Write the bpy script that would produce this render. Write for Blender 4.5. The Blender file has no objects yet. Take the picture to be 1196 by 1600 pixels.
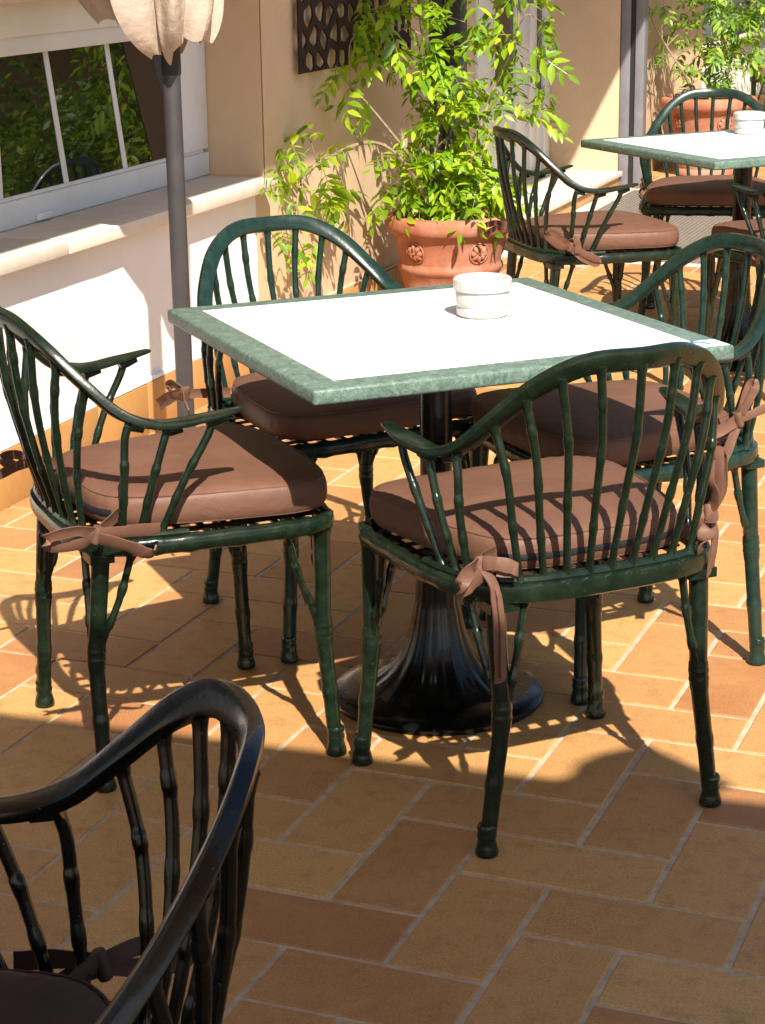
import bpy, bmesh, math, random
import numpy as np
from mathutils import Vector, Matrix
from mathutils.geometry import tessellate_polygon
R = math.radians
random.seed(7)
rng = random.Random(11)
scene = bpy.context.scene
COL = scene.collection

# ------------------------------------------------------------------ camera
PITCH, ROLL, CAMH = 0.28775321600750736, -0.014248107253961893, 1.4572475790288073
cam_d = bpy.data.cameras.new('camera')
cam = bpy.data.objects.new('camera', cam_d)
COL.objects.link(cam)
fwd = Vector((0, math.cos(PITCH), -math.sin(PITCH)))
up0 = Vector((0, math.sin(PITCH), math.cos(PITCH)))
rt0 = Vector((1, 0, 0))
rt = math.cos(ROLL)*rt0 + math.sin(ROLL)*up0
upv = -math.sin(ROLL)*rt0 + math.cos(ROLL)*up0
M3 = Matrix((rt, upv, -fwd)).transposed()
cam.matrix_world = Matrix.Translation((0, 0, CAMH)) @ M3.to_4x4()
cam_d.sensor_fit = 'VERTICAL'
cam_d.sensor_height = 36
cam_d.sensor_width = 36
cam_d.lens = 3098.33/1600*36
cam_d.clip_start = 0.05
cam_d.clip_end = 400
scene.camera = cam

# ------------------------------------------------------------------ light
SUN_AZ, SUN_EL = 102.5, 46.5      # direction the light travels (azimuth), elevation
world = bpy.data.worlds.new('World')
scene.world = world
world.use_nodes = True
wn = world.node_tree
wn.nodes.clear()
sky = wn.nodes.new('ShaderNodeTexSky')
sky.sky_type = 'NISHITA'
sky.sun_disc = False
sky.sun_elevation = R(SUN_EL)
sun_from = SUN_AZ + 180
sky.sun_rotation = R(90 - sun_from)
sky.air_density = 1.0
sky.dust_density = 1.5
bg = wn.nodes.new('ShaderNodeBackground')
bg.inputs['Strength'].default_value = 0.088
wo = wn.nodes.new('ShaderNodeOutputWorld')
wn.links.new(sky.outputs[0], bg.inputs[0])
wn.links.new(bg.outputs[0], wo.inputs[0])
sun_d = bpy.data.lights.new('sun', 'SUN')
sun_d.energy = 5.0
sun_d.angle = R(0.55)
sun_d.color = (1.0, 0.93, 0.82)
sun = bpy.data.objects.new('sun', sun_d)
COL.objects.link(sun)
ld = Vector((math.cos(R(SUN_AZ))*math.cos(R(SUN_EL)), math.sin(R(SUN_AZ))*math.cos(R(SUN_EL)), -math.sin(R(SUN_EL))))
sun.rotation_euler = ld.to_track_quat('-Z', 'Y').to_euler()
sun.location = (0, 0, 10)
vs = scene.view_settings
vs.view_transform = 'Standard'
vs.look = 'None'
vs.gamma = 1.0
vs.exposure = 1.05
vs.use_curve_mapping = False
scene.cycles.max_bounces = 8
scene.cycles.diffuse_bounces = 2

# ------------------------------------------------------------------ helpers
class MB:
    """mesh buffer: collects verts and faces of one part"""
    def __init__(s):
        s.v, s.f, s.m = [], [], []
    def add(s, vs_, fs_, mi=0):
        o = len(s.v)
        s.v.extend([tuple(p) for p in vs_])
        for f in fs_:
            s.f.append(tuple(i+o for i in f)); s.m.append(mi)
    def box(s, a, b, mi=0, T=None):
        (x0, y0, z0), (x1, y1, z1) = a, b
        P = [(x, y, z) for z in (z0, z1) for y in (y0, y1) for x in (x0, x1)]
        if T: P = [T(*p) for p in P]
        s.add(P, [(0, 2, 3, 1), (4, 5, 7, 6), (0, 1, 5, 4), (2, 6, 7, 3), (0, 4, 6, 2), (1, 3, 7, 5)], mi)
    def mesh(s, name, mats, smooth=True):
        me = bpy.data.meshes.new(name)
        me.from_pydata(s.v, [], s.f)
        for m in (mats if isinstance(mats, (list, tuple)) else [mats]):
            me.materials.append(m)
        me.polygons.foreach_set('material_index', s.m)
        me.polygons.foreach_set('use_smooth', [smooth]*len(s.f))
        me.update()
        return me
    def build(s, name, mats, parent=None, smooth=True, bevel=0, seg=2):
        me = s.mesh(name, mats, smooth)
        bm = bmesh.new(); bm.from_mesh(me)
        bmesh.ops.recalc_face_normals(bm, faces=bm.faces)
        if bevel:
            es = [e for e in bm.edges if len(e.link_faces) == 2 and e.calc_face_angle(0) > 0.5]
            bmesh.ops.bevel(bm, geom=es, offset=bevel, segments=seg, affect='EDGES', profile=0.5)
        if smooth:
            for e in bm.edges:
                if len(e.link_faces) == 2 and e.calc_face_angle(0) > 0.75: e.smooth = False
        bm.to_mesh(me); bm.free()
        o = bpy.data.objects.new(name, me)
        COL.objects.link(o)
        if parent: o.parent = parent
        return o

def empty(name, loc=(0, 0, 0), rz=0):
    o = bpy.data.objects.new(name, None)
    o.empty_display_size = 0.1
    o.location = loc; o.rotation_euler = (0, 0, rz)
    COL.objects.link(o)
    return o
def tag(o, label=None, cat=None, group=None, kind=None):
    if label: o['label'] = label
    if cat: o['category'] = cat
    if group: o['group'] = group
    if kind: o['kind'] = kind
    return o
def copy_tree(o, parent=None):
    c = o.copy(); COL.objects.link(c); c.parent = parent
    for ch in list(o.children): copy_tree(ch, c)
    return c

def V(*a): return Vector(a[0] if len(a) == 1 else a)
def spline(P, n=8):
    P = [V(p) for p in P]
    P = [2*P[0]-P[1]] + P + [2*P[-1]-P[-2]]
    out = []
    for i in range(1, len(P)-2):
        for k in range(n):
            t = k/n; a, b, c, d = P[i-1:i+3]
            out.append(.5*(2*b+(c-a)*t+(2*a-5*b+4*c-d)*t*t+(3*b-a-3*c+d)*t**3))
    out.append(P[-2])
    return out
def frames(P, upref=None):
    n = len(P); T = []
    for i in range(n):
        t = (P[min(i+1, n-1)]-P[max(i-1, 0)])
        T.append(t.normalized() if t.length > 1e-9 else V(0, 0, 1))
    a = upref or (V(0, 0, 1) if abs(T[0].z) < .9 else V(1, 0, 0))
    N = [(a - T[0]*a.dot(T[0])).normalized()]
    for i in range(1, n):
        v = N[-1] - T[i]*N[-1].dot(T[i])
        N.append(v.normalized() if v.length > 1e-6 else N[-1])
    return T, N, [T[i].cross(N[i]) for i in range(n)]
def tube(mb, P, r, sides=8, mi=0, caps=True, flat=1.0, upref=None):
    P = [V(p) for p in P]
    T, N, B = frames(P, upref)
    rr = r if hasattr(r, '__len__') else [r]*len(P)
    vs_, fs_ = [], []
    for i, p in enumerate(P):
        for k in range(sides):
            a = 2*math.pi*k/sides
            vs_.append(p + N[i]*math.cos(a)*rr[i] + B[i]*math.sin(a)*rr[i]*flat)
    for i in range(len(P)-1):
        for k in range(sides):
            a = i*sides+k; b = i*sides+(k+1) % sides
            fs_.append((a, b, b+sides, a+sides))
    if caps:
        fs_.append(tuple(range(sides-1, -1, -1)))
        fs_.append(tuple((len(P)-1)*sides+k for k in range(sides)))
    mb.add(vs_, fs_, mi)
def bamboo(mb, pts, r0, r1, knots=(), n=6, sides=8, bump=.28, flare=(.35, .35), flat=1.0, upref=None):
    """cast-metal bamboo: a swept rod with swollen nodes at arc fractions `knots`"""
    P = spline(pts, n)
    L = [0]
    for i in range(1, len(P)): L.append(L[-1]+(P[i]-P[i-1]).length)
    tot = L[-1]
    ts = set(i/ (len(P)-1) for i in range(len(P)))
    w = .007/tot
    for k in knots:
        for d in (-2.2, -1.1, -.35, .35, 1.1, 2.2): ts.add(min(1, max(0, k+d*w)))
    ts |= {.012, .03, .06, .94, .97, .988}
    ts = sorted(ts)
    def at(t):
        s = t*tot
        for i in range(1, len(P)):
            if L[i] >= s-1e-9:
                q = (s-L[i-1])/max(1e-9, L[i]-L[i-1]); return P[i-1].lerp(P[i], q)
        return P[-1]
    Q = [at(t) for t in ts]
    rr = []
    for t in ts:
        r = r0+(r1-r0)*t
        for k in knots:
            d = abs(t-k)/w
            if d < .5: r *= 1+bump
            elif d < 1.2: r *= 1+bump*.75
        r *= 1+flare[0]*max(0, 1-t/.05) + flare[1]*max(0, 1-(1-t)/.05)
        rr.append(r)
    tube(mb, Q, rr, sides, flat=flat, upref=upref)
def lathe(mb, prof, n=32, c=(0, 0, 0), mi=0, rf=None):
    vs_, fs_ = [], []
    for i, (r, z) in enumerate(prof):
        for k in range(n):
            a = 2*math.pi*k/n
            q = r*(rf(a, i, z) if rf else 1)
            vs_.append((c[0]+q*math.cos(a), c[1]+q*math.sin(a), c[2]+z))
    for i in range(len(prof)-1):
        for k in range(n):
            a = i*n+k; b = i*n+(k+1) % n
            fs_.append((a, b, b+n, a+n))
    if prof[0][0] > 1e-4: fs_.append(tuple(range(n-1, -1, -1)))
    if prof[-1][0] > 1e-4: fs_.append(tuple((len(prof)-1)*n+k for k in range(n)))
    mb.add(vs_, fs_, mi)
def ribbon(mb, pts, w, th=.0022, n=6, side=(0, 0, 1), twist=0):
    """flat strap with thickness; `side` is the direction of its width"""
    P = spline(pts, n)
    N_ = len(P); vs_, fs_ = [], []
    sd = V(side).normalized()
    for i, p in enumerate(P):
        t = (P[min(i+1, N_-1)]-P[max(i-1, 0)]).normalized()
        s = (sd - t*sd.dot(t))
        s = s.normalized() if s.length > 1e-3 else V(1, 0, 0)
        if twist:
            s = Matrix.Rotation(twist*i/(N_-1), 3, t) @ s
        nn_ = t.cross(s)
        wv = .0005*math.sin(i*1.3+p.x*90)
        for a, b in ((-1, -1), (0, -1), (1, -1), (1, 1), (0, 1), (-1, 1)):
            vs_.append(p + s*a*w/2*(1+.06*math.sin(i*.9)) + nn_*(b*th/2*(1.0 if a else .8)+(0 if a else w*.13)+wv))
    for i in range(N_-1):
        for k in range(6):
            a = i*6+k; b = i*6+(k+1) % 6
            fs_.append((a, b, b+6, a+6))
    fs_.append((5, 4, 3, 2, 1, 0)); fs_.append(tuple((N_-1)*6+k for k in range(6)))
    mb.add(vs_, fs_)

# ------------------------------------------------------------------ materials
def mat(name):
    m = bpy.data.materials.new(name); m.use_nodes = True
    nt = m.node_tree; b = nt.nodes['Principled BSDF']
    return m, nt, b
def nd(nt, t, **kw):
    n = nt.nodes.new(t)
    for k, v in kw.items(): setattr(n, k, v)
    return n
def ramp(nt, fac, cols):
    r = nd(nt, 'ShaderNodeValToRGB')
    el = r.color_ramp.elements
    while len(el) < len(cols): el.new(0.5)
    for e, (p, c) in zip(el, cols):
        e.position = p; e.color = (*c, 1)
    nt.links.new(fac, r.inputs[0])
    return r.outputs[0]
def noise(nt, scale, detail=6, rough=.6, co='Object', dist=0, vec=None):
    n = nd(nt, 'ShaderNodeTexNoise')
    n.inputs['Scale'].default_value = scale; n.inputs['Detail'].default_value = detail
    n.inputs['Roughness'].default_value = rough; n.inputs['Distortion'].default_value = dist
    if vec is None:
        tc = nd(nt, 'ShaderNodeTexCoord'); vec = tc.outputs[co]
    nt.links.new(vec, n.inputs['Vector'])
    return n.outputs['Fac']
def worldpos(nt):
    return nd(nt, 'ShaderNodeNewGeometry').outputs['Position']
def mix(nt, fac, a, b, mode='MIX'):
    n = nd(nt, 'ShaderNodeMix', data_type='RGBA', blend_type=mode)
    for s, v in ((0, fac), (6, a), (7, b)):
        if hasattr(v, 'links'): nt.links.new(v, n.inputs[s])
        elif isinstance(v, (int, float)): n.inputs[s].default_value = v
        else: n.inputs[s].default_value = (*v, 1)
    return n.outputs[2]
def maths(nt, op, a, b=0.0):
    n = nd(nt, 'ShaderNodeMath', operation=op)
    for i, v in enumerate((a, b)):
        if hasattr(v, 'links'): nt.links.new(v, n.inputs[i])
        else: n.inputs[i].default_value = v
    return n.outputs[0]
def bump(nt, b, h, strength=.3, dist=.002):
    n = nd(nt, 'ShaderNodeBump')
    n.inputs['Strength'].default_value = strength; n.inputs['Distance'].default_value = dist
    nt.links.new(h, n.inputs['Height']); nt.links.new(n.outputs[0], b.inputs['Normal'])
def setp(b, base=None, rough=.5, spec=None, coat=None, metal=None, coatr=.08):
    if base is not None: b.inputs['Base Color'].default_value = (*base, 1)
    b.inputs['Roughness'].default_value = rough
    if spec is not None: b.inputs['Specular IOR Level'].default_value = spec
    if metal is not None: b.inputs['Metallic'].default_value = metal
    if coat is not None:
        b.inputs['Coat Weight'].default_value = coat; b.inputs['Coat Roughness'].default_value = coatr

def mat_paint(name, c1, c2, rough=.24):
    m, nt, b = mat(name)
    f = noise(nt, 38, 5, .6)
    col = ramp(nt, f, [(.35, c1), (.7, c2)])
    wear = ramp(nt, noise(nt, 170, 3, .7), [(.66, (0, 0, 0)), (.72, (1, 1, 1))])
    nt.links.new(mix(nt, wear, col, (.04, .055, .045)), b.inputs['Base Color'])
    setp(b, None, rough, .28, .20, coatr=.04)
    r = nd(nt, 'ShaderNodeMapRange'); r.inputs[3].default_value = rough-.08; r.inputs[4].default_value = rough+.14
    nt.links.new(noise(nt, 22, 4, .6), r.inputs[0]); nt.links.new(r.outputs[0], b.inputs['Roughness'])
    bump(nt, b, noise(nt, 90, 4, .6), .35, .0012)
    return m
M = {}
M['green'] = mat_paint('dark green cast metal', (.0034, .0085, .0042), (.0095, .0190, .0100))
M['skylit'] = mat_paint('teal green cast metal', (.005, .016, .0115), (.012, .033, .023))  # green paint lightened, with the sky's reflection put into its colour
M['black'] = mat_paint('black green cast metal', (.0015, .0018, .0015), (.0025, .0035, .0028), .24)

m, nt, b = mat('brown leatherette'); M['leather'] = m
f = noise(nt, 9, 4, .6)
nt.links.new(ramp(nt, f, [(.3, (.118, .056, .036)), (.75, (.150, .074, .048))]), b.inputs['Base Color'])
setp(b, None, .52, .25)
vor = nd(nt, 'ShaderNodeTexVoronoi'); vor.inputs['Scale'].default_value = 420
tc = nd(nt, 'ShaderNodeTexCoord'); nt.links.new(tc.outputs['Object'], vor.inputs['Vector'])
h1 = maths(nt, 'ADD', maths(nt, 'MULTIPLY', vor.outputs['Distance'], .12), maths(nt, 'MULTIPLY', noise(nt, 17, 4, .55, dist=1.2), 1.6))
bump(nt, b, h1, .35, .004)
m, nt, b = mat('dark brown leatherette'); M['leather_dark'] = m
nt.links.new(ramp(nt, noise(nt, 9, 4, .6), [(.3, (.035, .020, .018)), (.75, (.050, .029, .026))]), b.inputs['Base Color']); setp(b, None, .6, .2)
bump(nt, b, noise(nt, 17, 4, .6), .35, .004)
m, nt, b = mat('brown leatherette seam'); M['seam'] = m; setp(b, (.11, .045, .03), .6)
m, nt, b = mat('black zip tape'); M['zip'] = m; setp(b, (.012, .011, .012), .6)

m, nt, b = mat('green marbled laminate'); M['marble'] = m
f1 = noise(nt, 60, 8, .75, dist=1.2)
c1 = ramp(nt, f1, [(.33, (.045, .080, .063)), (.5, (.105, .160, .130)), (.68, (.21, .275, .228))])
f2 = noise(nt, 210, 4, .7)
nt.links.new(mix(nt, ramp(nt, f2, [(.5, (0, 0, 0)), (.68, (.75, .75, .75))]), c1, (.055, .10, .075)), b.inputs['Base Color'])
setp(b, None, .42, .4)
bump(nt, b, f2, .12, .0005)
m, nt, b = mat('white laminate'); M['laminate'] = m
nt.links.new(ramp(nt, noise(nt, 5, 4, .6), [(.3, (.80, .79, .76)), (.7, (.86, .85, .82))]), b.inputs['Base Color'])
setp(b, None, .38, .4)
m, nt, b = mat('white melamine'); M['melamine'] = m
nt.links.new(ramp(nt, noise(nt, 60, 4, .6), [(.3, (.36, .355, .335)), (.6, (.47, .46, .44))]), b.inputs['Base Color'])
setp(b, None, .3, .5)
m, nt, b = mat('grey ash'); M['ash'] = m; setp(b, (.10, .095, .09), .9)
m, nt, b = mat('blue print'); M['blue'] = m; setp(b, (.05, .14, .52), .5)
m, nt, b = mat('white sticker paper'); M['paper'] = m; setp(b, (.80, .81, .82), .45)

# floor tiles: colour differs from tile to tile (per object and per island), speckle and stains on top
m, nt, b = mat('terracotta tile'); M['tile'] = m
oi = nd(nt, 'ShaderNodeObjectInfo'); ge = nd(nt, 'ShaderNodeNewGeometry')
rnd = maths(nt, 'FRACT', maths(nt, 'ADD', oi.outputs['Random'], ge.outputs['Random Per Island']))
tone = ramp(nt, rnd, [(0, (.34, .145, .056)), (.2, (.46, .245, .088)), (.42, (.53, .315, .116)), (.6, (.37, .160, .060)), (.72, (.49, .275, .098)), (.88, (.58, .365, .130)), (1, (.28, .11, .046))])
wp = ge.outputs['Position']
sp = noise(nt, 260, 4, .7, vec=wp)
c = mix(nt, ramp(nt, sp, [(.38, (.25, .25, .25)), (.60, (1, 1, 1))]), mix(nt, 1.0, tone, (.58, .46, .40), 'MULTIPLY'), tone)
big = noise(nt, 5.5, 6, .65, vec=wp, dist=.6)
c = mix(nt, ramp(nt, big, [(.35, (0, 0, 0)), (.75, (.45, .45, .45))]), c, (.50, .27, .10))
med = noise(nt, 22, 5, .7, vec=wp)
c = mix(nt, ramp(nt, med, [(.50, (0, 0, 0)), (.72, (.55, .55, .55))]), c, (.25, .115, .05))
spot = noise(nt, 95, 4, .75, vec=wp)
c = mix(nt, ramp(nt, spot, [(.60, (0, 0, 0)), (.68, (.5, .5, .5))]), c, (.16, .075, .035))
nt.links.new(c, b.inputs['Base Color'])
setp(b, None, .55, .35)
rr_ = nd(nt, 'ShaderNodeMapRange'); rr_.inputs[3].default_value = .42; rr_.inputs[4].default_value = .68
nt.links.new(med, rr_.inputs[0]); nt.links.new(rr_.outputs[0], b.inputs['Roughness'])
bump(nt, b, maths(nt, 'ADD', sp, big), .3, .0012)
m, nt, b = mat('cement grout'); M['grout'] = m
gp = worldpos(nt)
nt.links.new(ramp(nt, noise(nt, 30, 6, .7, vec=gp), [(.3, (.32, .24, .155)), (.55, (.46, .36, .245)), (.75, (.54, .44, .32))]), b.inputs['Base Color'])
setp(b, None, .9, .2); bump(nt, b, noise(nt, 300, 4, .7, vec=gp), .4, .001)
m, nt, b = mat('ochre skirting tile'); M['ochre'] = m
oi = nd(nt, 'ShaderNodeObjectInfo')
t_ = ramp(nt, oi.outputs['Random'], [(0, (.42, .22, .075)), (.5, (.49, .27, .09)), (1, (.44, .21, .08))])
nt.links.new(mix(nt, ramp(nt, noise(nt, 30, 6, .7, vec=worldpos(nt)), [(.4, (0, 0, 0)), (.75, (.5, .5, .5))]), t_, (.38, .16, .045)), b.inputs['Base Color'])
setp(b, None, .45, .4)

def plaster(name, c1, c2, sc=4):
    m, nt, b = mat(name)
    wp = worldpos(nt)
    f = noise(nt, sc, 7, .65, vec=wp)
    base = ramp(nt, f, [(.3, c1), (.7, c2)])
    dirt = ramp(nt, noise(nt, 1.3, 5, .7, vec=wp), [(.55, (0, 0, 0)), (.8, (.35, .35, .35))])
    nt.links.new(mix(nt, dirt, base, tuple(x*.72 for x in c1)), b.inputs['Base Color'])
    sx = nd(nt, 'ShaderNodeSeparateXYZ'); nt.links.new(wp, sx.inputs[0])
    low = nd(nt, 'ShaderNodeMapRange'); low.inputs[1].default_value = .42; low.inputs[2].default_value = .12; nt.links.new(sx.outputs[2], low.inputs[0])
    spl = maths(nt, 'MULTIPLY', low.outputs[0], ramp(nt, noise(nt, 26, 5, .7, vec=wp), [(.45, (0, 0, 0)), (.7, (.5, .5, .5))]))
    src = b.inputs['Base Color'].links[0].from_socket
    nt.links.new(mix(nt, spl, src, tuple(x*.6 for x in c1)), b.inputs['Base Color'])
    setp(b, None, .85, .2)
    bump(nt, b, maths(nt, 'ADD', noise(nt, 180, 5, .7, vec=wp), maths(nt, 'MULTIPLY', noise(nt, 12, 3, .5, vec=wp), 2.0)), .35, .002)
    return m
M['white_plaster'] = plaster('white painted plaster', (.74, .72, .68), (.80, .78, .75))
M['peach'] = plaster('peach painted plaster', (.58, .41, .26), (.64, .46, .30))
M['cream'] = plaster('cream lintel render', (.66, .55, .42), (.70, .59, .46))
M['stone'] = plaster('pale marble', (.60, .52, .42), (.70, .62, .52), 14)
m, nt, b = mat('white window frame'); M['frame'] = m
nt.links.new(ramp(nt, noise(nt, 7, 5, .6), [(.3, (.66, .65, .64)), (.7, (.74, .73, .72))]), b.inputs['Base Color']); setp(b, None, .35, .5)
m, nt, b = mat('dark window glass'); M['glass'] = m
setp(b, (.010, .008, .007), .015, .5); b.inputs['IOR'].default_value = 1.56
bump(nt, b, noise(nt, 2.2, 2, .5), .05, .01)
m, nt, b = mat('grey painted steel'); M['steel'] = m
nt.links.new(ramp(nt, noise(nt, 9, 5, .6), [(.3, (.15, .145, .16)), (.7, (.20, .195, .21))]), b.inputs['Base Color']); setp(b, None, .45, .5)
m, nt, b = mat('shaded grey painted steel'); M['steel_shaded'] = m; setp(b, (.035, .036, .045), .45, .5)  # post grey darkened; the near post's shade is put into the colour
m, nt, b = mat('dark brown steel'); M['darkbrown'] = m
nt.links.new(ramp(nt, noise(nt, 30, 5, .6), [(.3, (.022, .012, .011)), (.7, (.040, .022, .018))]), b.inputs['Base Color']); setp(b, None, .75, .2)
m, nt, b = mat('dark rubber'); M['rubber'] = m; setp(b, (.012, .012, .013), .6)
m, nt, b = mat('grey brown pole paint'); M['pole'] = m
nt.links.new(ramp(nt, noise(nt, 14, 5, .6), [(.3, (.034, .030, .031)), (.7, (.050, .045, .046))]), b.inputs['Base Color']); setp(b, None, .42, .5)
m, nt, b = mat('terracotta pot'); M['terracotta'] = m
f = noise(nt, 9, 7, .7)
c = ramp(nt, f, [(.3, (.27, .085, .045)), (.55, (.36, .135, .075)), (.75, (.40, .20, .13))])
nt.links.new(mix(nt, ramp(nt, noise(nt, 3.1, 5, .7), [(.45, (0, 0, 0)), (.70, (.65, .65, .65))]), c, (.46, .30, .23)), b.inputs['Base Color'])
setp(b, None, .8, .25); bump(nt, b, noise(nt, 120, 5, .7), .4, .002)
m, nt, b = mat('potting soil'); M['soil'] = m
nt.links.new(ramp(nt, noise(nt, 80, 5, .7), [(.3, (.02, .013, .008)), (.7, (.07, .045, .03))]), b.inputs['Base Color']); setp(b, None, .95)
m, nt, b = mat('bark'); M['bark'] = m
nt.links.new(ramp(nt, noise(nt, 60, 5, .7), [(.3, (.16, .11, .06)), (.7, (.33, .25, .15))]), b.inputs['Base Color']); setp(b, None, .8)
m, nt, b = mat('aluminium grating'); M['grating'] = m
nt.links.new(ramp(nt, noise(nt, 40, 4, .6), [(.3, (.20, .17, .145)), (.7, (.30, .26, .22))]), b.inputs['Base Color']); setp(b, None, .5, .5, metal=.3)

def leafmat(name, a, b_, c_):
    m, nt, b = mat(name)
    oi = nd(nt, 'ShaderNodeObjectInfo'); ge = nd(nt, 'ShaderNodeNewGeometry')
    rnd = maths(nt, 'FRACT', maths(nt, 'ADD', oi.outputs['Random'], maths(nt, 'MULTIPLY', ge.outputs['Random Per Island'], .6)))
    col = ramp(nt, rnd, [(0, a), (.5, b_), (.95, c_), (1, (.40, .42, .03))])
    nt.links.new(col, b.inputs['Base Color'])
    setp(b, None, .38, .45)
    tr = nd(nt, 'ShaderNodeBsdfTranslucent')
    tcol = mix(nt, 1.0, col, (1.6, 1.5, .5), 'MULTIPLY')
    nt.links.new(tcol, tr.inputs['Color'])
    mx = nd(nt, 'ShaderNodeMixShader'); mx.inputs[0].default_value = .42
    out = nt.nodes['Material Output']
    nt.links.new(b.outputs[0], mx.inputs[1]); nt.links.new(tr.outputs[0], mx.inputs[2]); nt.links.new(mx.outputs[0], out.inputs[0])
    return m
M['leaf'] = leafmat('fresh green leaf', (.10, .21, .012), (.21, .36, .016), (.38, .50, .025))
M['leaf2'] = leafmat('pale green leaf', (.11, .22, .03), (.18, .33, .04), (.30, .44, .06))
M['hedge'] = leafmat('garden shrub leaf', (.05, .12, .012), (.10, .20, .02), (.16, .27, .03))
m, nt, b = mat('beige parasol canvas'); M['canvas'] = m
nt.links.new(ramp(nt, noise(nt, 12, 6, .7), [(.3, (.54, .43, .34)), (.7, (.64, .53, .43))]), b.inputs['Base Color']); setp(b, None, .85, .2)
tr = nd(nt, 'ShaderNodeBsdfTranslucent'); tr.inputs['Color'].default_value = (.55, .38, .24, 1)
mx = nd(nt, 'ShaderNodeMixShader'); mx.inputs[0].default_value = .25
nt.links.new(b.outputs[0], mx.inputs[1]); nt.links.new(tr.outputs[0], mx.inputs[2]); nt.links.new(mx.outputs[0], nt.nodes['Material Output'].inputs[0])
wv = noise(nt, 35, 4, .6); 
bmp = nd(nt, 'ShaderNodeBump'); bmp.inputs['Strength'].default_value = .4; bmp.inputs['Distance'].default_value = .01
nt.links.new(wv, bmp.inputs['Height']); nt.links.new(bmp.outputs[0], b.inputs['Normal'])

# ------------------------------------------------------------------ the terrace floor
FX, FY, FYAW, TW = -0.008184107617022544, 2.5938417575480224, 1.1887746470195477, 0.157409689799722
TL = 2*TW
A_ = V(math.cos(FYAW), math.sin(FYAW), 0); B_ = V(math.sin(FYAW), -math.cos(FYAW), 0)
WP = V(-1.00675128, 5.00982579, 0); WYAW = 1.2137032484866257
WD = V(math.cos(WYAW), math.sin(WYAW), 0); WN = V(-WD.y, WD.x, 0)      # WN points into the wall
def W(a, o, z): 
    p = WP + WD*a + WN*o
    return (p.x, p.y, z)
def wall_ao(p):
    q = V(p[0], p[1], 0)-WP
    return q.dot(WD), q.dot(WN)
g = MB()
g.add([(-40, -30, -.0025), (60, -30, -.0025), (60, 80, -.0025), (-40, 80, -.0025)], [(0, 1, 2, 3)])
floor = g.build('terrace_floor', M['grout'], smooth=False)
tag(floor, 'terrace paved with ochre and rust terracotta tiles in a herringbone pattern', kind='structure')
def tile_mesh(mb, c, du, dv, lu, lv, z=0.0, th=.012, ch=.0022, dz=(0, 0, 0, 0)):
    P = []
    for (s, t) in ((-1, -1), (1, -1), (1, 1), (-1, 1)):
        P.append(c+du*s*lu/2+dv*t*lv/2+V(0, 0, -th))
    for (s, t) in ((-1, -1), (1, -1), (1, 1), (-1, 1)):
        P.append(c+du*s*lu/2+dv*t*lv/2+V(0, 0, z-ch))
    for k, (s, t) in enumerate(((-1, -1), (1, -1), (1, 1), (-1, 1))):
        P.append(c+du*s*(lu/2-ch)+dv*t*(lv/2-ch)+V(0, 0, z+dz[k]))
    F = [(8, 9, 10, 11)]
    for k in range(4):
        j = (k+1) % 4
        F += [(k, j, 4+j, 4+k), (4+k, 4+j, 8+j, 8+k)]
    mb.add(P, F)
JT = .0100
tiles = []
GA = (4.25, 6.75, -1.03, .0)      # grating bay left free of tiles: a0,a1,o0,o1
for m_ in range(-16, 90):
    for k in range(-60, 90):
        for kind in (0, 1):
            if kind == 0: a0, b0, la, lb = k*TW+m_*TL, -k*TW+m_*TL, TL, TW
            else: a0, b0, la, lb = TL-TW+k*TW+m_*TL, TW-k*TW+m_*TL, TW, TL
            c = V(FX, FY, 0)+A_*(a0+la/2)+B_*(b0+lb/2)
            if not (-2 < c.y < 19 and -4 < c.x < 7): continue
            aw, ow = wall_ao(c)
            if ow > .17: continue
            if GA[0] < aw < GA[1] and GA[2] < ow < GA[3]: continue
            tiles.append((c, la, lb))
def in_view(c):
    d = c-V(0, 0, CAMH); z = d.dot(fwd)
    if z < .3: return None
    x = 3098.33*d.dot(rt)/z; y = 3098.33*d.dot(upv)/z
    return z if abs(x) < 598+90 and -800-150 < y < 800+20 else None
vis = sorted([(in_view(t[0]), i) for i, t in enumerate(tiles) if in_view(t[0])])
near = set(i for _, i in vis[:298])
proto_t = []
for q in range(6):
    for kind in (0, 1):
        mb = MB(); r_ = random.Random(q)
        la, lb = (TL, TW) if kind == 0 else (TW, TL)
        tile_mesh(mb, V(0, 0, 0), A_, B_, la-JT, lb-JT, dz=[r_.uniform(-.0006, .0008) for _ in range(4)])
        me = mb.mesh('tile', M['tile'], False)
        proto_t.append(me)
for i in sorted(near):
    c, la, lb = tiles[i]
    o = bpy.data.objects.new('tile', proto_t[(i*7 % 6)*2+(0 if la > lb else 1)])
    o.location = c + V(rng.uniform(-.0008, .0008), rng.uniform(-.0008, .0008), 0)
    o.rotation_euler = (0, 0, rng.uniform(-.003, .003))
    COL.objects.link(o); o.parent = floor
mb = MB()
for i, (c, la, lb) in enumerate(tiles):
    if i not in near: tile_mesh(mb, c, A_, B_, la-JT, lb-JT)
o = mb.build('tile_field', M['tile'], floor, smooth=False); o['kind'] = 'stuff'

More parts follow.
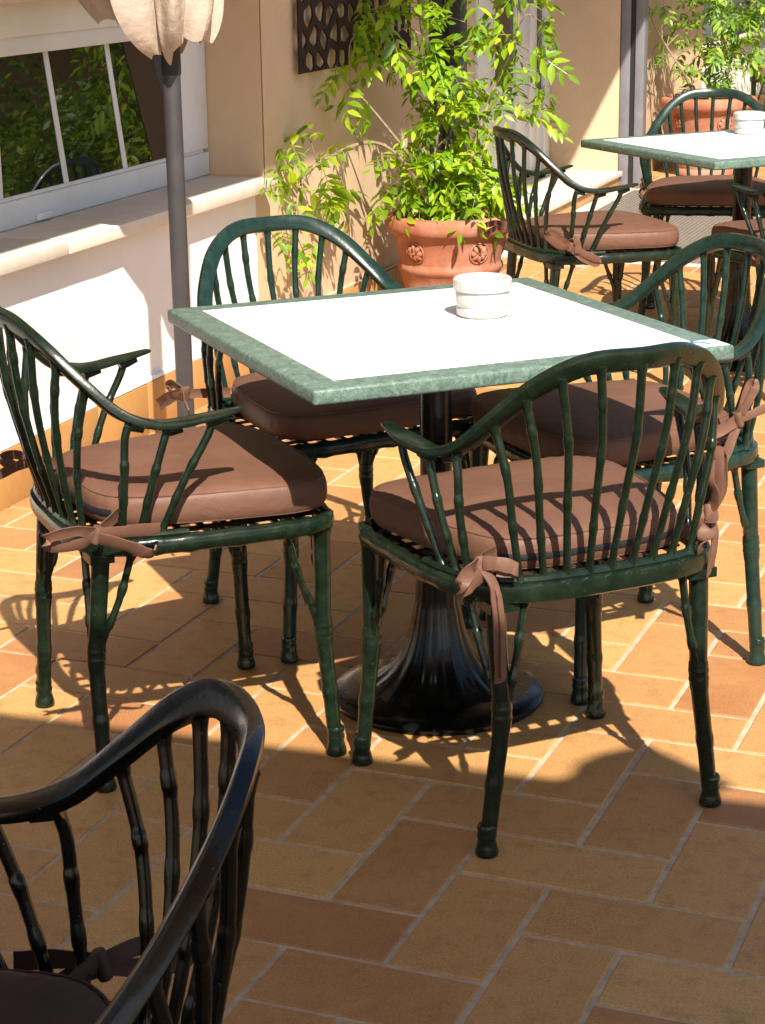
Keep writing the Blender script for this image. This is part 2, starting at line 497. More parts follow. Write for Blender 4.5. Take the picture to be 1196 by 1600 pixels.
# ------------------------------------------------------------------ the house wall
house = empty('house_wall', W(0, 0, 0), 0)
HW = V(W(0, 0, 0))
def WL(a, o, z):
    p = V(W(a, o, z))-HW
    return (p.x, p.y, p.z)
tag(house, 'white and peach house wall with deep window, white door and ochre skirting tiles', 'wall')
def wbox(name, a0, a1, o0, o1, z0, z1, material, parent=None, bevel=0, mb=None):
    own = mb is None
    if own: mb = MB()
    mb.box((a0, o0, z0), (a1, o1, z1), T=WL)
    if own: return mb.build(name, material, parent or house, smooth=False if not bevel else True, bevel=bevel)
WIN0, WIN1 = -2.2, 1.80
def wavy(name, a0, a1, z0, z1, material, o=0.0, th=.3, parent=None):
    """rendered wall face with slight unevenness"""
    mb = MB(); na = max(2, int((a1-a0)/.12)); nz = max(2, int((z1-z0)/.12)); r_ = random.Random(int(a0*100)+int(z0*10))
    P = []
    for j in range(nz+1):
        for i in range(na+1):
            e = 0 if i in (0, na) or j in (0, nz) else r_.uniform(-.0015, .0015)
            P.append(WL(a0+(a1-a0)*i/na, o+e, z0+(z1-z0)*j/nz))
    mb.add(P, [(j*(na+1)+i, j*(na+1)+i+1, (j+1)*(na+1)+i+1, (j+1)*(na+1)+i) for j in range(nz) for i in range(na)])
    n0 = len(mb.v)
    mb.box((a0, o+.004, z0), (a1, o+th, z1), T=WL)
    return mb.build(name, material, parent or house)
SK = .155
wavy('lower_wall', -3.0, 1.715, 0, .615, M['white_plaster'])
wavy('pier_wall', 1.80, 3.56, 0, 2.7, M['peach'], th=.42)
wbox('pier_wall', 1.715, 1.80, 0, .3, 0, .655, M['peach'])
wavy('lintel_wall', -3.0, 1.80, 1.95, 2.7, M['cream'])
wbox('roller_shutter_box', -3.0, 1.797, .10, .30, 1.272, 1.95, M['cream'])
wavy('lintel_wall', 3.56, 6.80, 2.25, 2.7, M['peach'], th=.42)
wavy('pier_wall', 6.80, 9.12, 0, 2.7, M['peach'], th=.42)
wavy('lower_wall', 9.12, 16, 0, .615, M['white_plaster'])
wavy('lintel_wall', 9.12, 16, 1.5, 2.7, M['cream'])
# slight splay of the far door jamb
mb = MB()
P = [WL(6.80, .001, .0), WL(7.07, .40, .0), WL(7.07, .40, 2.25), WL(6.80, .001, 2.25)]
Q = [WL(6.86, .001, .0), WL(7.13, .40, .0), WL(7.13, .40, 2.25), WL(6.86, .001, 2.25)]
# the jamb sits just in front of the pier's return
P = [WL(6.790, .002, .0), WL(6.790, .42, .0), WL(6.790, .42, 2.25), WL(6.790, .002, 2.25)]
Q = [WL(6.799, .002, .0), WL(6.799, .42, .0), WL(6.799, .42, 2.25), WL(6.799, .002, 2.25)]
mb.add(P+Q, [(0, 1, 2, 3), (4, 7, 6, 5), (0, 4, 5, 1), (3, 2, 6, 7), (0, 3, 7, 4), (1, 5, 6, 2)])
mb.build('door_jamb', M['peach'], house, smooth=False)
wavy('recess_wall', 3.56, 5.42, 0, 2.25, M['peach'], o=.42, th=.1)
wbox('recess_wall', 5.42, 6.9, .47, .55, 0, 2.25, M['peach'])
# skirting tiles, proud of the plaster, with a whitewashed ledge on top
a = -2.9; k = 0
while a < 15.8:
    if not (3.40 < a < 6.80):
        a1 = min(a+.312, 3.56) if a < 3.56 else a+.312
        wbox('skirting_tile', a, a1-.004, -.018, -.001, 0, SK-.002+rng.uniform(-.0015, .0015), M['ochre'], bevel=.0015)
    a += .312
    if 3.40 < a < 6.80: a = 6.96
wbox('skirting_ledge', -3, 1.71, -.015, .0, SK, SK+.010, M['white_plaster'])
wbox('skirting_ledge', 1.715, 3.56, -.015, .0, SK, SK+.008, M['peach'])
wbox('skirting_ledge', 6.96, 9.1, -.015, .0, SK, SK+.008, M['peach'])
# sill slabs
for (s0, s1) in ((-2.95, -.995), (-.990, .352), (.356, 1.752)):
    wbox('sill_slab', s0, s1, -.055, .232, .618, .656, M['stone'], bevel=.003)
wbox('sill_slab', 9.08, 12.0, -.055, .232, .618, .656, M['stone'], bevel=.003)

def window(a0, a1, panes, o=.20, z0=.657, zr=.745, zt=1.125, ztop=1.272):
    """a sash window: frame > panes and glazing bars"""
    fr = MB()
    fr.box((a0, o-.01, zt+.05), (a1, o+.05, ztop), T=WL)       # head
    fr.box((a0, o, z0), (a1, o+.05, zr-.012), T=WL)            # bottom rail
    f = fr.build('window', M['frame'], house, bevel=.004)
    s = MB()
    s.box((a0+.03, o+.006, zr-.012), (a1-.03, o+.04, zr), T=WL)
    s.box((a0+.03, o+.004, zt), (a1-.03, o+.058, zt+.05), T=WL)
    s.build('sash_rail', M['frame'], f, bevel=.003)
    for st0, st1 in panes['stiles']:
        mb = MB(); mb.box((st0, o+.002, zr), (st1, o+.068, zt), T=WL); mb.build('window_stile', M['frame'], f, bevel=.003)
    for b0 in panes['bars']:
        mb = MB(); q0, q1 = b0-.014, b0+.014; mb.add([WL(q0, o+.009, zr), WL(q1, o+.009, zr), WL(q1, o+.055, zt), WL(q0, o+.055, zt), WL(q0, o+.0175, zr), WL(q1, o+.0175, zr), WL(q1, o+.0635, zt), WL(q0, o+.0635, zt)],
            [(0, 1, 2, 3), (7, 6, 5, 4), (0, 4, 5, 1), (1, 5, 6, 2), (2, 6, 7, 3), (3, 7, 4, 0)]); mb.build('glazing_bar', M['frame'], f, bevel=.0015)
    for i, (p0, p1) in enumerate(panes['glass']):
        mb = MB(); mb.add([WL(p0, o+.012, zr), WL(p1, o+.012, zr), WL(p1, o+.058, zt), WL(p0, o+.058, zt), WL(p0, o+.0165, zr), WL(p1, o+.0165, zr), WL(p1, o+.0625, zt), WL(p0, o+.0625, zt)],
            [(0, 1, 2, 3), (7, 6, 5, 4), (0, 4, 5, 1), (1, 5, 6, 2), (2, 6, 7, 3), (3, 7, 4, 0)]); mb.build('pane', M['glass'], f, smooth=False)
    return f
w1 = window(-2.98, 1.795, dict(stiles=((-2.98, -2.88), (-.98, -.90), (.36, .46), (1.60, 1.795)), bars=(-2.2, -1.6, -.45, .83, 1.205),
       glass=((-2.88, -2.212), (-2.188, -1.612), (-1.588, -.98), (-.90, -.462), (-.438, .36), (.46, .818), (.842, 1.193), (1.217, 1.60))))
mb = MB(); mb.box((.62, .188, .662), (.70, .2, .682), T=WL); mb.build('drain_cap', M['frame'], w1, bevel=.003)
w2 = window(9.13, 15.5, dict(stiles=((9.13, 9.33), (11.0, 11.1), (15.3, 15.5)), bars=(10.1, 12.4), glass=((9.33, 10.088), (10.112, 11.0), (11.1, 12.388), (12.412, 15.3))))
wbox('roller_shutter_box', 9.125, 15.6, .10, .30, 1.272, 1.5, M['cream'])
wbox('window_reveal', 9.09, 9.13, .004, .29, .655, 1.5, M['cream'])

# door in its recess: two leaves with narrow glass above and boarded panels below
DO = .40
def door_leaf(a0, a1, g0, g1, zg):
    mb = MB()
    z0, z1 = .11, 2.2
    mb.box((a0, DO, z0), (g0, DO+.045, z1), T=WL); mb.box((g1, DO, z0), (a1, DO+.045, z1), T=WL)
    mb.box((g0, DO, z1-.1), (g1, DO+.045, z1), T=WL); mb.box((g0, DO, zg-.05), (g1, DO+.045, zg), T=WL)
    mb.box((g0, DO, z0), (g1, DO+.045, z0+.09), T=WL)
    d = mb.build('door', M['frame'], house, bevel=.004)
    m2 = MB(); m2.box((g0, DO+.018, zg), (g1, DO+.024, z1-.1), T=WL); m2.build('pane', M['glass'], d, smooth=False)
    n = max(1, round((g1-g0)/.11))
    for i in range(n):
        m3 = MB(); x0 = g0+(g1-g0)*i/n; x1 = g0+(g1-g0)*(i+1)/n
        m3.box((x0+.001, DO+.012, z0+.09), (x1-.001, DO+.03, zg-.05), T=WL); m3.build('door_board', M['frame'], d, bevel=.004)
    return d
door_leaf(5.43, 6.36, 5.72, 6.10, .64)
d2 = door_leaf(6.37, 6.785, 6.50, 6.66, .56)
mb = MB(); tube(mb, [WL(6.31, DO-.04, 1.05), WL(6.20, DO-.04, 1.05)], .009); tube(mb, [WL(6.31, DO+.002, 1.05), WL(6.31, DO-.044, 1.05)], .009); mb.build('door_handle', M['steel'], d2)
for (pa) in (3.50, 6.80):
    mb = MB()
    mb.box((pa, -.055, 0), (pa+.09, -.002, 2.25), T=WL); mb.box((pa, -.135, 0), (pa+.09, -.085, 2.25), T=WL)
    dp = mb.build('door_post', M['steel_shaded'] if pa < 5 else M['steel'], house, bevel=.003)
    m2 = MB(); m2.box((pa+.012, -.085, 0), (pa+.085, -.055, 2.24), T=WL); m2.build('rubber_channel', M['rubber'], dp, smooth=False)
# marble door step with a tiled riser, pale strip at the floor
wbox('door_step', 3.66, 6.785, -.03, .455, .07, .098, M['stone'], bevel=.003)
x = 3.70
while x < 6.6:
    wbox('riser_tile', x, x+.308, -.012, .2, 0.001, .068, M['ochre'], bevel=.001); x += .312
wbox('threshold_strip', 3.7, 6.78, -.085, -.014, -.003, .007, M['stone'], bevel=.001)
wbox('eave', -4, 16, -1.0, .3, 2.70, 2.86, M['cream'])
wbox('fascia', -4, 16, -1.03, -1.002, 2.66, 2.90, M['frame'])

# entrance grating
gr = empty('entrance_grating', W(4.25, -.1, 0))
G0 = V(W(4.25, -.1, 0))
def GL(a, o, z): p = V(W(a, o, z))-G0; return (p.x, p.y, p.z)
tag(gr, 'ribbed grey metal entrance grating set in the tiles before the doorway', 'grating')
mb = MB()
mb.box((4.26, -1.03, -.003), (6.74, -1.0, .006), T=GL); mb.box((4.26, -.115, -.003), (6.74, -.09, .006), T=GL)
mb.box((4.26, -1.0, -.003), (4.29, -.115, .006), T=GL); mb.box((6.71, -1.0, -.003), (6.74, -.115, .006), T=GL)
mb.build('frame', M['stone'], gr, bevel=.001)
mb = MB(); o_ = -.99
while o_ < -.125:
    mb.box((4.292, o_, -.0035), (6.708, o_+.012, .005), T=GL); o_ += .0215
for q in range(12):
    a0 = 4.4+q*.2; mb.box((a0, -.998, -.0038), (a0+.012, -.117, -.0005), T=GL)
o = mb.build('grating_bars', M['grating'], gr, smooth=False); o['kind'] = 'stuff'

# ------------------------------------------------------------------ laser-cut wall panel
def clip(poly, n, d):
    out = []
    for i in range(len(poly)):
        p, q = poly[i], poly[(i+1) % len(poly)]
        sp_, sq = n[0]*p[0]+n[1]*p[1]-d, n[0]*q[0]+n[1]*q[1]-d
        if sp_ <= 0: out.append(p)
        if (sp_ < 0 < sq) or (sq < 0 < sp_):
            t = sp_/(sp_-sq); out.append((p[0]+(q[0]-p[0])*t, p[1]+(q[1]-p[1])*t))
    return out
def lattice_panel(a0, a1, z0, z1, o0, th):
    r_ = random.Random(5)
    dx, dz = .098, .082
    pts = []
    for j in range(-1, int((z1-z0)/dz)+3):
        for i in range(-1, int((a1-a0)/dx)+3):
            pts.append((a0+(i+.5*(j % 2))*dx+r_.uniform(-.026, .026), z0+(j+.35)*dz+r_.uniform(-.014, .014)))
    mb = MB()
    for (px, pz) in pts:
        cell = [(a0, z0), (a1, z0), (a1, z1), (a0, z1)]
        cell_o = cell
        hw = .0105
        hole = [(a0+.022, z0-.001+.0015), (a1-.022, z0+.0005), (a1-.022, z1-.022), (a0+.022, z1-.022)]
        for (qx, qz) in pts:
            if (qx, qz) == (px, pz) or abs(qx-px) > .3 or abs(qz-pz) > .3: continue
            nx, nz = qx-px, qz-pz; L = math.hypot(nx, nz); nx /= L; nz /= L
            d = nx*(px+qx)/2+nz*(pz+qz)/2
            cell = clip(cell, (nx, nz), d)
            if len(cell) < 3: break
            hole = clip(hole, (nx, nz), d-hw-.004*abs(nz))
        if len(cell) < 3: continue
        ok = len(hole) >= 3
        if ok:
            ar = abs(sum(hole[i][0]*hole[(i+1) % len(hole)][1]-hole[(i+1) % len(hole)][0]*hole[i][1] for i in range(len(hole))))/2
            ok = ar > .0003
        if ok:   # soften the corners of the opening
            hh = []
            for i in range(len(hole)):
                p, q = V(*hole[i], 0), V(*hole[(i+1) % len(hole)], 0)
                for t in (.14, .86): hh.append(tuple(p.lerp(q, t))[:2])
            hole = hh
        loops = [cell]+([hole] if ok else [])
        flat = [p for l in loops for p in l]
        tris = tessellate_polygon([[V(p[0], p[1], 0) for p in l] for l in loops])
        n = len(flat)
        P = [WL(p[0], o0-th, p[1]) for p in flat]+[WL(p[0], o0, p[1]) for p in flat]
        F = [tuple(t) for t in tris]+[tuple(i+n for i in reversed(t)) for t in tris]
        if ok:
            c0 = len(cell); m_ = len(hole)
            F += [(c0+i, c0+(i+1) % m_, c0+(i+1) % m_+n, c0+i+n) for i in range(m_)]
        m_ = len(cell)
        for i in range(m_):   # outer sides only
            p, q = cell[i], cell[(i+1) % m_]
            if (abs(p[0]-a0) < 1e-6 and abs(q[0]-a0) < 1e-6) or (abs(p[0]-a1) < 1e-6 and abs(q[0]-a1) < 1e-6) or (abs(p[1]-z1) < 1e-6 and abs(q[1]-z1) < 1e-6):
                F.append((i, (i+1) % m_, (i+1) % m_+n, i+n))
        mb.add(P, F)
    o = mb.build('wall_panel', M['darkbrown'], None, smooth=False)
    o.location = HW
    return o
pn = lattice_panel(2.057, 3.195, .972, 1.85, -.022, .008)
tag(pn, 'dark brown laser-cut metal lattice panel on the peach wall', 'wall panel')

# ------------------------------------------------------------------ chairs
BZ = [(0.0, -0.293, 0.822), (0.087, -0.277, 0.818), (0.154, -0.242, 0.783), (0.202, -0.192, 0.725), (0.232, -0.14, 0.676), (0.250, -0.078, 0.657), (0.262, -0.004, 0.664), (0.267, 0.052, 0.673)]
BWID = [(0, -.22, .97), (.30, -.22, .92), (.66, -.25, .70), (.84, -.22, .48), (.95, -.1, .22), (1, 0, .03), (1, 0, 0), (1, 0, 0)]
BW2 = [.0175, .0175, .0175, .017, .0170, .019, .0205, .012]      # half widths
BT2 = [.0095, .0095, .0095, .0095, .0095, .008, .006, .004]
LB = [(-x, y, z) for x, y, z in BZ[:0:-1]]+BZ
LW = [(-x, y, z) for x, y, z in BWID[:0:-1]]+BWID
Lw = BW2[:0:-1]+BW2; Lt = BT2[:0:-1]+BT2
BC = spline(LB, 6); BWv = spline(LW, 6)
Bw = [v.x for v in spline([(w, t, 0) for w, t in zip(Lw, Lt)], 6)]
Bt = [v.y for v in spline([(w, t, 0) for w, t in zip(Lw, Lt)], 6)]
def band_at(s):          # s in [-1,1]: 0 is the top of the back
    f = (s+1)/2*(len(BC)-1); i = min(int(f), len(BC)-2)
    return BC[i].lerp(BC[i+1], f-i)
def band_mesh():
    mb = MB(); n = len(BC); K = 12; P = []; F = []
    for i in range(n):
        t = (BC[min(i+1, n-1)]-BC[max(i-1, 0)]).normalized()
        w = BWv[i]; w = (w-t*w.dot(t)).normalized(); u = t.cross(w)
        for k in range(K):
            a = 2*math.pi*k/K; ca, sa = math.cos(a), math.sin(a)
            e = .55
            P.append(BC[i]+w*Bw[i]*math.copysign(abs(ca)**e, ca)+u*Bt[i]*math.copysign(abs(sa)**e, sa))
    for i in range(n-1):
        for k in range(K):
            a = i*K+k; b_ = i*K+(k+1) % K; F.append((a, b_, b_+K, a+K))
    # rounded tips
    for end, s in ((0, -1), (n-1, 1)):
        t = (BC[end]-BC[end-s]).normalized()
        base = [P[end*K+k] for k in range(K)]
        c0 = BC[end]
        prev = list(range(end*K, end*K+K))
        for q, sc in ((.006, .85), (.010, .5)):
            idx = []
            for k in range(K):
                idx.append(len(P)); P.append(c0+t*q+(base[k]-c0)*sc)
            for k in range(K):
                F.append((prev[k], prev[(k+1) % K], idx[(k+1) % K], idx[k]))
            prev = idx
        F.append(tuple(prev))
    mb.add(P, F)
    return mb
RAIL = [(0, -.213), (.075, -.212), (.14, -.204), (.19, -.182), (.222, -.14), (.240, -.08), (.247, 0), (.249, .12), (.247, .185), (.232, .222), (.19, .236), (.1, .240), (0, .241)]
def rail_xy(s):           # 0 = rear middle, 1 = front middle
    f = s*(len(RAIL)-1); i = min(int(f), len(RAIL)-2); q = f-i
    return (RAIL[i][0]*(1-q)+RAIL[i+1][0]*q, RAIL[i][1]*(1-q)+RAIL[i+1][1]*q)
def smooth_rail(inset=0, n=5):
    full = RAIL+[(-x, y) for x, y in RAIL[-2:0:-1]]
    P = [V(x, y, 0) for x, y in full]
    out = []; m_ = len(P)
    for i in range(m_):
        a, b_, c, d = P[i-1], P[i], P[(i+1) % m_], P[(i+2) % m_]
        for k in range(n):
            t = k/n; out.append(.5*(2*b_+(c-a)*t+(2*a-5*b_+4*c-d)*t*t+(3*b_-a-3*c+d)*t**3))
    if inset:
        m_ = len(out); o2 = []
        for i in range(m_):
            t = (out[(i+1) % m_]-out[i-1]).normalized(); o2.append(out[i]+V(-t.y, t.x, 0)*inset)
        out = o2
    return out
def make_chair(metal):
    root = empty('armchair')
    band_mesh().build('arm_and_back_rail', metal, root)
    # seat rail: bamboo-like with rings, deeper lip at the rear
    mb = MB(); loop = smooth_rail(); n = len(loop); K = 10; P = []; F = []
    for i, p in enumerate(loop):
        t = (loop[(i+1) % n]-loop[i-1]).normalized(); nn_ = V(t.y, -t.x, 0)
        rear = max(0, min(1, (-p.y-.10)/.08))
        ring = 1.16 if (i % 4 == 0 and rear < .5) else 1.0
        hw = (.0125+.004*rear)*ring; hh = (.0155+.002*rear)*ring
        for k in range(K):
            a = 2*math.pi*k/K; ca, sa = math.cos(a), math.sin(a); e = .75-.2*rear
            P.append(V(p.x, p.y, .443)+nn_*hw*math.copysign(abs(ca)**e, ca)+V(0, 0, 1)*hh*math.copysign(abs(sa)**e, sa))
    for i in range(n):
        for k in range(K):
            a = i*K+k; b_ = i*K+(k+1) % K; c = ((i+1) % n)*K+(k+1) % K; d = ((i+1) % n)*K+k
            F.append((a, b_, c, d))
    mb.add(P, F)
    # raised lip that carries the back spindles
    lip = [V(p.x, p.y, .463) for p in loop if p.y < -.02]
    lip.sort(key=lambda p: math.atan2(p.x, -(p.y-.05)))
    tube(mb, lip, [.0065+.003*(1-abs(2*i/(len(lip)-1)-1)) for i in range(len(lip))], 8)
    mb.build('seat_rail', metal, root)
    # woven seat lattice
    mb = MB()
    for i in range(11):
        x = -.215+i*.043; yb = -.19 if abs(x) < .15 else -.16+(abs(x)-.15)*1.2
        mb.box((x-.006, yb, .441), (x+.006, .232, .447))
    for j in range(10):
        y = -.16+j*.042; xx = .235 if y > -.1 else .19
        mb.box((-xx, y-.006, .4475), (xx, y+.006, .451))
    mb.build('seat_lattice', metal, root, smooth=False)
    # back spindles: 9 in the back, 3 under each arm
    for i in range(-4, 5):
        xb = i*.0395; yb = -.2135+abs(i)**2*.0009; s = i*.107
        top = band_at(s if abs(i) < 4 else s*1.0)
        top = top + V(0, 0, -.006)
        bot = V(xb, yb, .462)
        m1 = bot.lerp(top, .34)+V(0, -.010, 0); m2 = bot.lerp(top, .68)+V(0, -.012, 0)
        mb = MB(); kk = (.36+.03*((i*5) % 3-1), .70+.025*((i*7) % 3-1))
        if i % 2: kk = (.24, .55+.02*(i % 3), .83)
        j = V(.002*((i*3) % 3-1), 0, 0)
        bamboo(mb, [bot, m1+j, m2-j, top], .0060, .0072, kk, n=5, sides=10, bump=.17, flare=(.7, .45))
        mb.build('back_spindle', metal, root)
    for s in (-1, 1):
        for q, (yb, st) in enumerate(((-.148, .60), (-.118, .735), (-.082, .885))):
            xb = s*(.2215+.006*q)
            bot = V(xb, yb, .462); top = band_at(s*st)+V(0, 0, -.007)
            side = (1 if q else .6)
            mid = bot.lerp(top, .5)+V(s*.006, -.004, 0)
            up_ = top+V(0, 0, -.028)+V(0, -.010, 0)
            mb = MB()
            bamboo(mb, [bot, mid, up_, top],   .0066, .0072, (.32, .62), n=5, sides=10, bump=.18, flare=(.6, .2))
            tdir = (band_at(s*min(1, st+.03))-band_at(s*(st-.03))).normalized()
            if tdir.y < 0: tdir = -tdir
            c = top+V(0, 0, -.001)
            tube(mb, [c-tdir*.010+V(0, 0, -.006), c+tdir*.006+V(0, 0, -.004), c+tdir*.026+V(0, 0, -.002)], [.009, .0085, .0055], 8)
            mb.build('arm_post', metal, root)
    # legs
    for s in (-1, 1):
        for rear in (True, False):
            if rear: top, kn, ft = V(s*.192, -.178, .436), V(s*.188, -.196, .235), V(s*.217, -.2, .012)
            else: top, kn, ft = V(s*.229, .214, .436), V(s*.228, .215, .235), V(s*.245, .228, .012)
            mid = kn.lerp(ft, .5)+V(0, 0, 0)
            mb = MB()
            bamboo(mb, [top, top.lerp(kn, .5), kn, mid, ft], .0165, .0132, (.42, .455, .49, .74), n=5, sides=12, bump=.11, flare=(.25, 0))
            dn = (ft-mid).normalized()
            # turned foot
            base = [(.0135, .056), (.0158, .052), (.0160, .047), (.0144, .043), (.0160, .038), (.0160, .033), (.0146, .028), (.0170, .018), (.0192, .009), (.0192, .003), (.0165, 0.0)]
            lathe(mb, [(r, z) for r, z in base], 14, (ft.x+dn.x*0, ft.y, 0))
            # bracket under the rail
            if rear: mb.box((min(s*.160, s*.212), -.203, .414), (max(s*.160, s*.212), -.160, .430))
            lg = mb.build('leg', metal, root)
            j = kn+V(0, 0, -.0)
            dirs = (V(-s*.044, -.018, 0), V(s*.020, .048, 0)) if rear else (V(-s*.055, .006, 0), V(s*.004, -.065, 0))
            for dv in dirs:
                b2 = MB(); st_ = V(top.x, top.y, .424)+dv
                bamboo(b2, [st_, st_.lerp(j, .45)+dv*.10, j+dv*.22+V(0, 0, .03), j+V(0, 0, -.012)+dv*.1], .0068, .0068, (.3, .62), n=4, sides=8, bump=.3, flare=(.5, .2))
                b2.build('brace', metal, lg)
    return root

CUSH = [(0, -.176), (.08, -.175), (.135, -.165), (.175, -.135), (.202, -.07), (.222, .02), (.236, .12), (.238, .175), (.222, .218), (.182, .243), (.1, .255), (0, .258)]
def cushion_loop(n=5):
    global RAIL
    keep = RAIL; RAIL = CUSH
    L = smooth_rail(0, n); RAIL = keep
    return L
def cushion_top(p):
    return 0
def make_cushion(seed=0):
    root = empty('seat_cushion')
    r_ = random.Random(seed)
    L = cushion_loop(7); n = len(L); cx, cy = 0, .03
    prof = [(.93, .4655), (.985, .4675), (1.006, .475), (1.012, .4865), (1.010, .501), (1.000, .5115), (.985, .5170), (.955, .5215), (.88, .5265), (.72, .5305), (.5, .533), (.25, .5345)]
    mb = MB(); P = []; F = []
    ph = [r_.uniform(0, 6.28) for _ in range(4)]
    for i, (sc, z) in enumerate(prof):
        for k, p in enumerate(L):
            a = math.atan2(p.y-cy, p.x)
            wob = .0011*math.sin(5*a+ph[0])+.0009*math.sin(9*a+ph[1])
            zz = z+(.0016*math.sin(3*a+ph[2]+i*.3) if i > 5 else 0)+(.0007*math.sin(k*2.1+ph[3])*(1 if 6 <= i <= 8 else 0))
            wob += .0016*math.sin(k*1.7+ph[3])*(1 if i in (3, 4, 7) else .3)
            P.append((cx+(p.x-cx)*sc*(1+wob), cy+(p.y-cy)*sc*(1+wob), zz))
    for i in range(len(prof)-1):
        for k in range(n):
            a = i*n+k; b_ = i*n+(k+1) % n; F.append((a, b_, b_+n, a+n))
    F.append(tuple(range(n-1, -1, -1)))
    c = len(P); P.append((cx, cy, .535)); lo = (len(prof)-1)*n
    for k in range(n): F.append((lo+k, lo+(k+1) % n, c))
    mb.add(P, F); mb.build('cushion_body', M['leather'], root)
    def ring(sc, z): return [V(cx+(p.x-cx)*sc, cy+(p.y-cy)*sc, z) for p in L]+[V(cx+(L[0].x-cx)*sc, cy+(L[0].y-cy)*sc, z)]
    mb = MB(); tube(mb, ring(.983, .5178), .0017, 6, caps=False); tube(mb, ring(.983, .4680), .0015, 6, caps=False); mb.build('seam', M['leather'], root)
    mb = MB(); zp = [p for p in ring(1.013, .489)[:-1] if p.y < -.145]; zp.sort(key=lambda p: math.atan2(p.x, -(p.y-.05)))
    Lz = []
    ribbon(mb, zp, .010, .0030, n=1, side=(0, 0, 1)); mb.build('zip', M['zip'], root)
    return root
def tie(root, knot, straps, w=.021, loops=(), side=(0, 0, 1)):
    """a knotted leatherette tie: knot with straps and loops, each a folded strip"""
    mb = MB(); k = V(knot)
    P = [];
    for i, q in enumerate((-.0145, -.014, -.010, -.003, .003, .010, .014, .0145)):
        P.append(k+V(.10*q, .25*q, q))
    tube(mb, P, [.006, .0105, .0122, .0108, .0116, .0118, .0102, .006], 12, flat=.72)
    T0 = mb.build('tie', M['leather'], root)
    r_ = random.Random(int((knot[0]+knot[1])*1000))
    for pts, ww, sd in straps:
        m2 = MB(); ribbon(m2, pts, ww, .0026, 6, side=sd)
        # stitched edge: thin welt along the strap
        m2.build('strap', M['leather'], T0)
    return T0
def std_ties(root, left=True, right=True):
    for s, on in ((-1, left), (1, right)):
        if not on: continue
        K = V(s*.243, -.165, .488)
        X = V(s, 0, 0)
        st = [([(s*.195, -.13, .492), (s*.225, -.15, .495), K+V(0, 0, .004)], .021, (0, 0, 1)),
              ([K, K+X*.010+V(0, -.035, .010), K+X*.018+V(0, -.075, .004), K+X*.012+V(0, -.080, -.012), K+X*.008+V(0, -.035, -.012), K], .019, (s*.3, 0, 1)),
              ([K, K+X*.014+V(0, .035, .002), K+X*.018+V(0, .085, .004)], .019, (s*.2, 0, 1)),
              ([K, K+X*.014+V(0, .03, -.018), K+X*.018+V(0, .062, -.040), K+X*.016+V(0, .080, -.030)], .021, (s*.6, 0, .8))]
        tie(root, K, st)

GRP = 'green bamboo-style cast metal armchairs around the tables'
GRPC = 'brown seat cushions on the armchairs'
chair0 = make_chair(M['green'])
poses = [
 # x, y, yaw of the facing direction, label, cushion label, ties (left,right), black
 ('C3', 0.2752, 3.2159, 2.0036, 'dark green armchair with its back to the camera, in front of the nearer table', 'brown cushion crossed by spindle shadows, on the chair turned away from the camera', 'custom'),
 ('C1', -0.3970, 3.4993, 0.4051, 'dark green armchair at the left end of the nearer table, seen from its side', 'brown cushion on the chair at the left end of the nearer table', 'c1'),
 ('C2', -0.1002, 4.1644, -1.0419, 'green armchair behind the nearer table, its back arch against the white and peach wall', 'shaded brown cushion under the far left edge of the nearer table', 'c2'),
 ('C4', 0.4893, 3.9122, -2.7272, 'teal green armchair with a bow at its near corner, right end of the nearer table', 'brown cushion half in shadow on the chair at the nearer table\'s right end', 'c4'),
 ('C5', 0.6731, 6.4373, 0.2934, 'green armchair beside the large terracotta pot, at the left of the farther table', 'brown cushion with a bow, on the chair beside the large terracotta pot', 'c5'),
 ('C6', 1.245, 7.45, -1.7291, 'green armchair behind the farther table, its arch before the second plant pot', 'dark brown cushion behind and below the farther table top', 'std'),
 ('C7', 1.362, 6.25, 1.955, 'dark green armchair cut off by the right photo edge, in front of the farther table', 'brown cushion at the right photo edge, in front of the farther table', 'std'),
 ('C9', 2.78, 13.5, 2.75, 'dark armchair in the far distance at the top right corner, behind the second plant', 'brown cushion on the most distant chair at the top right corner', 'std'),
]
chairs = {}
SKYLIT = {}
cz0 = None
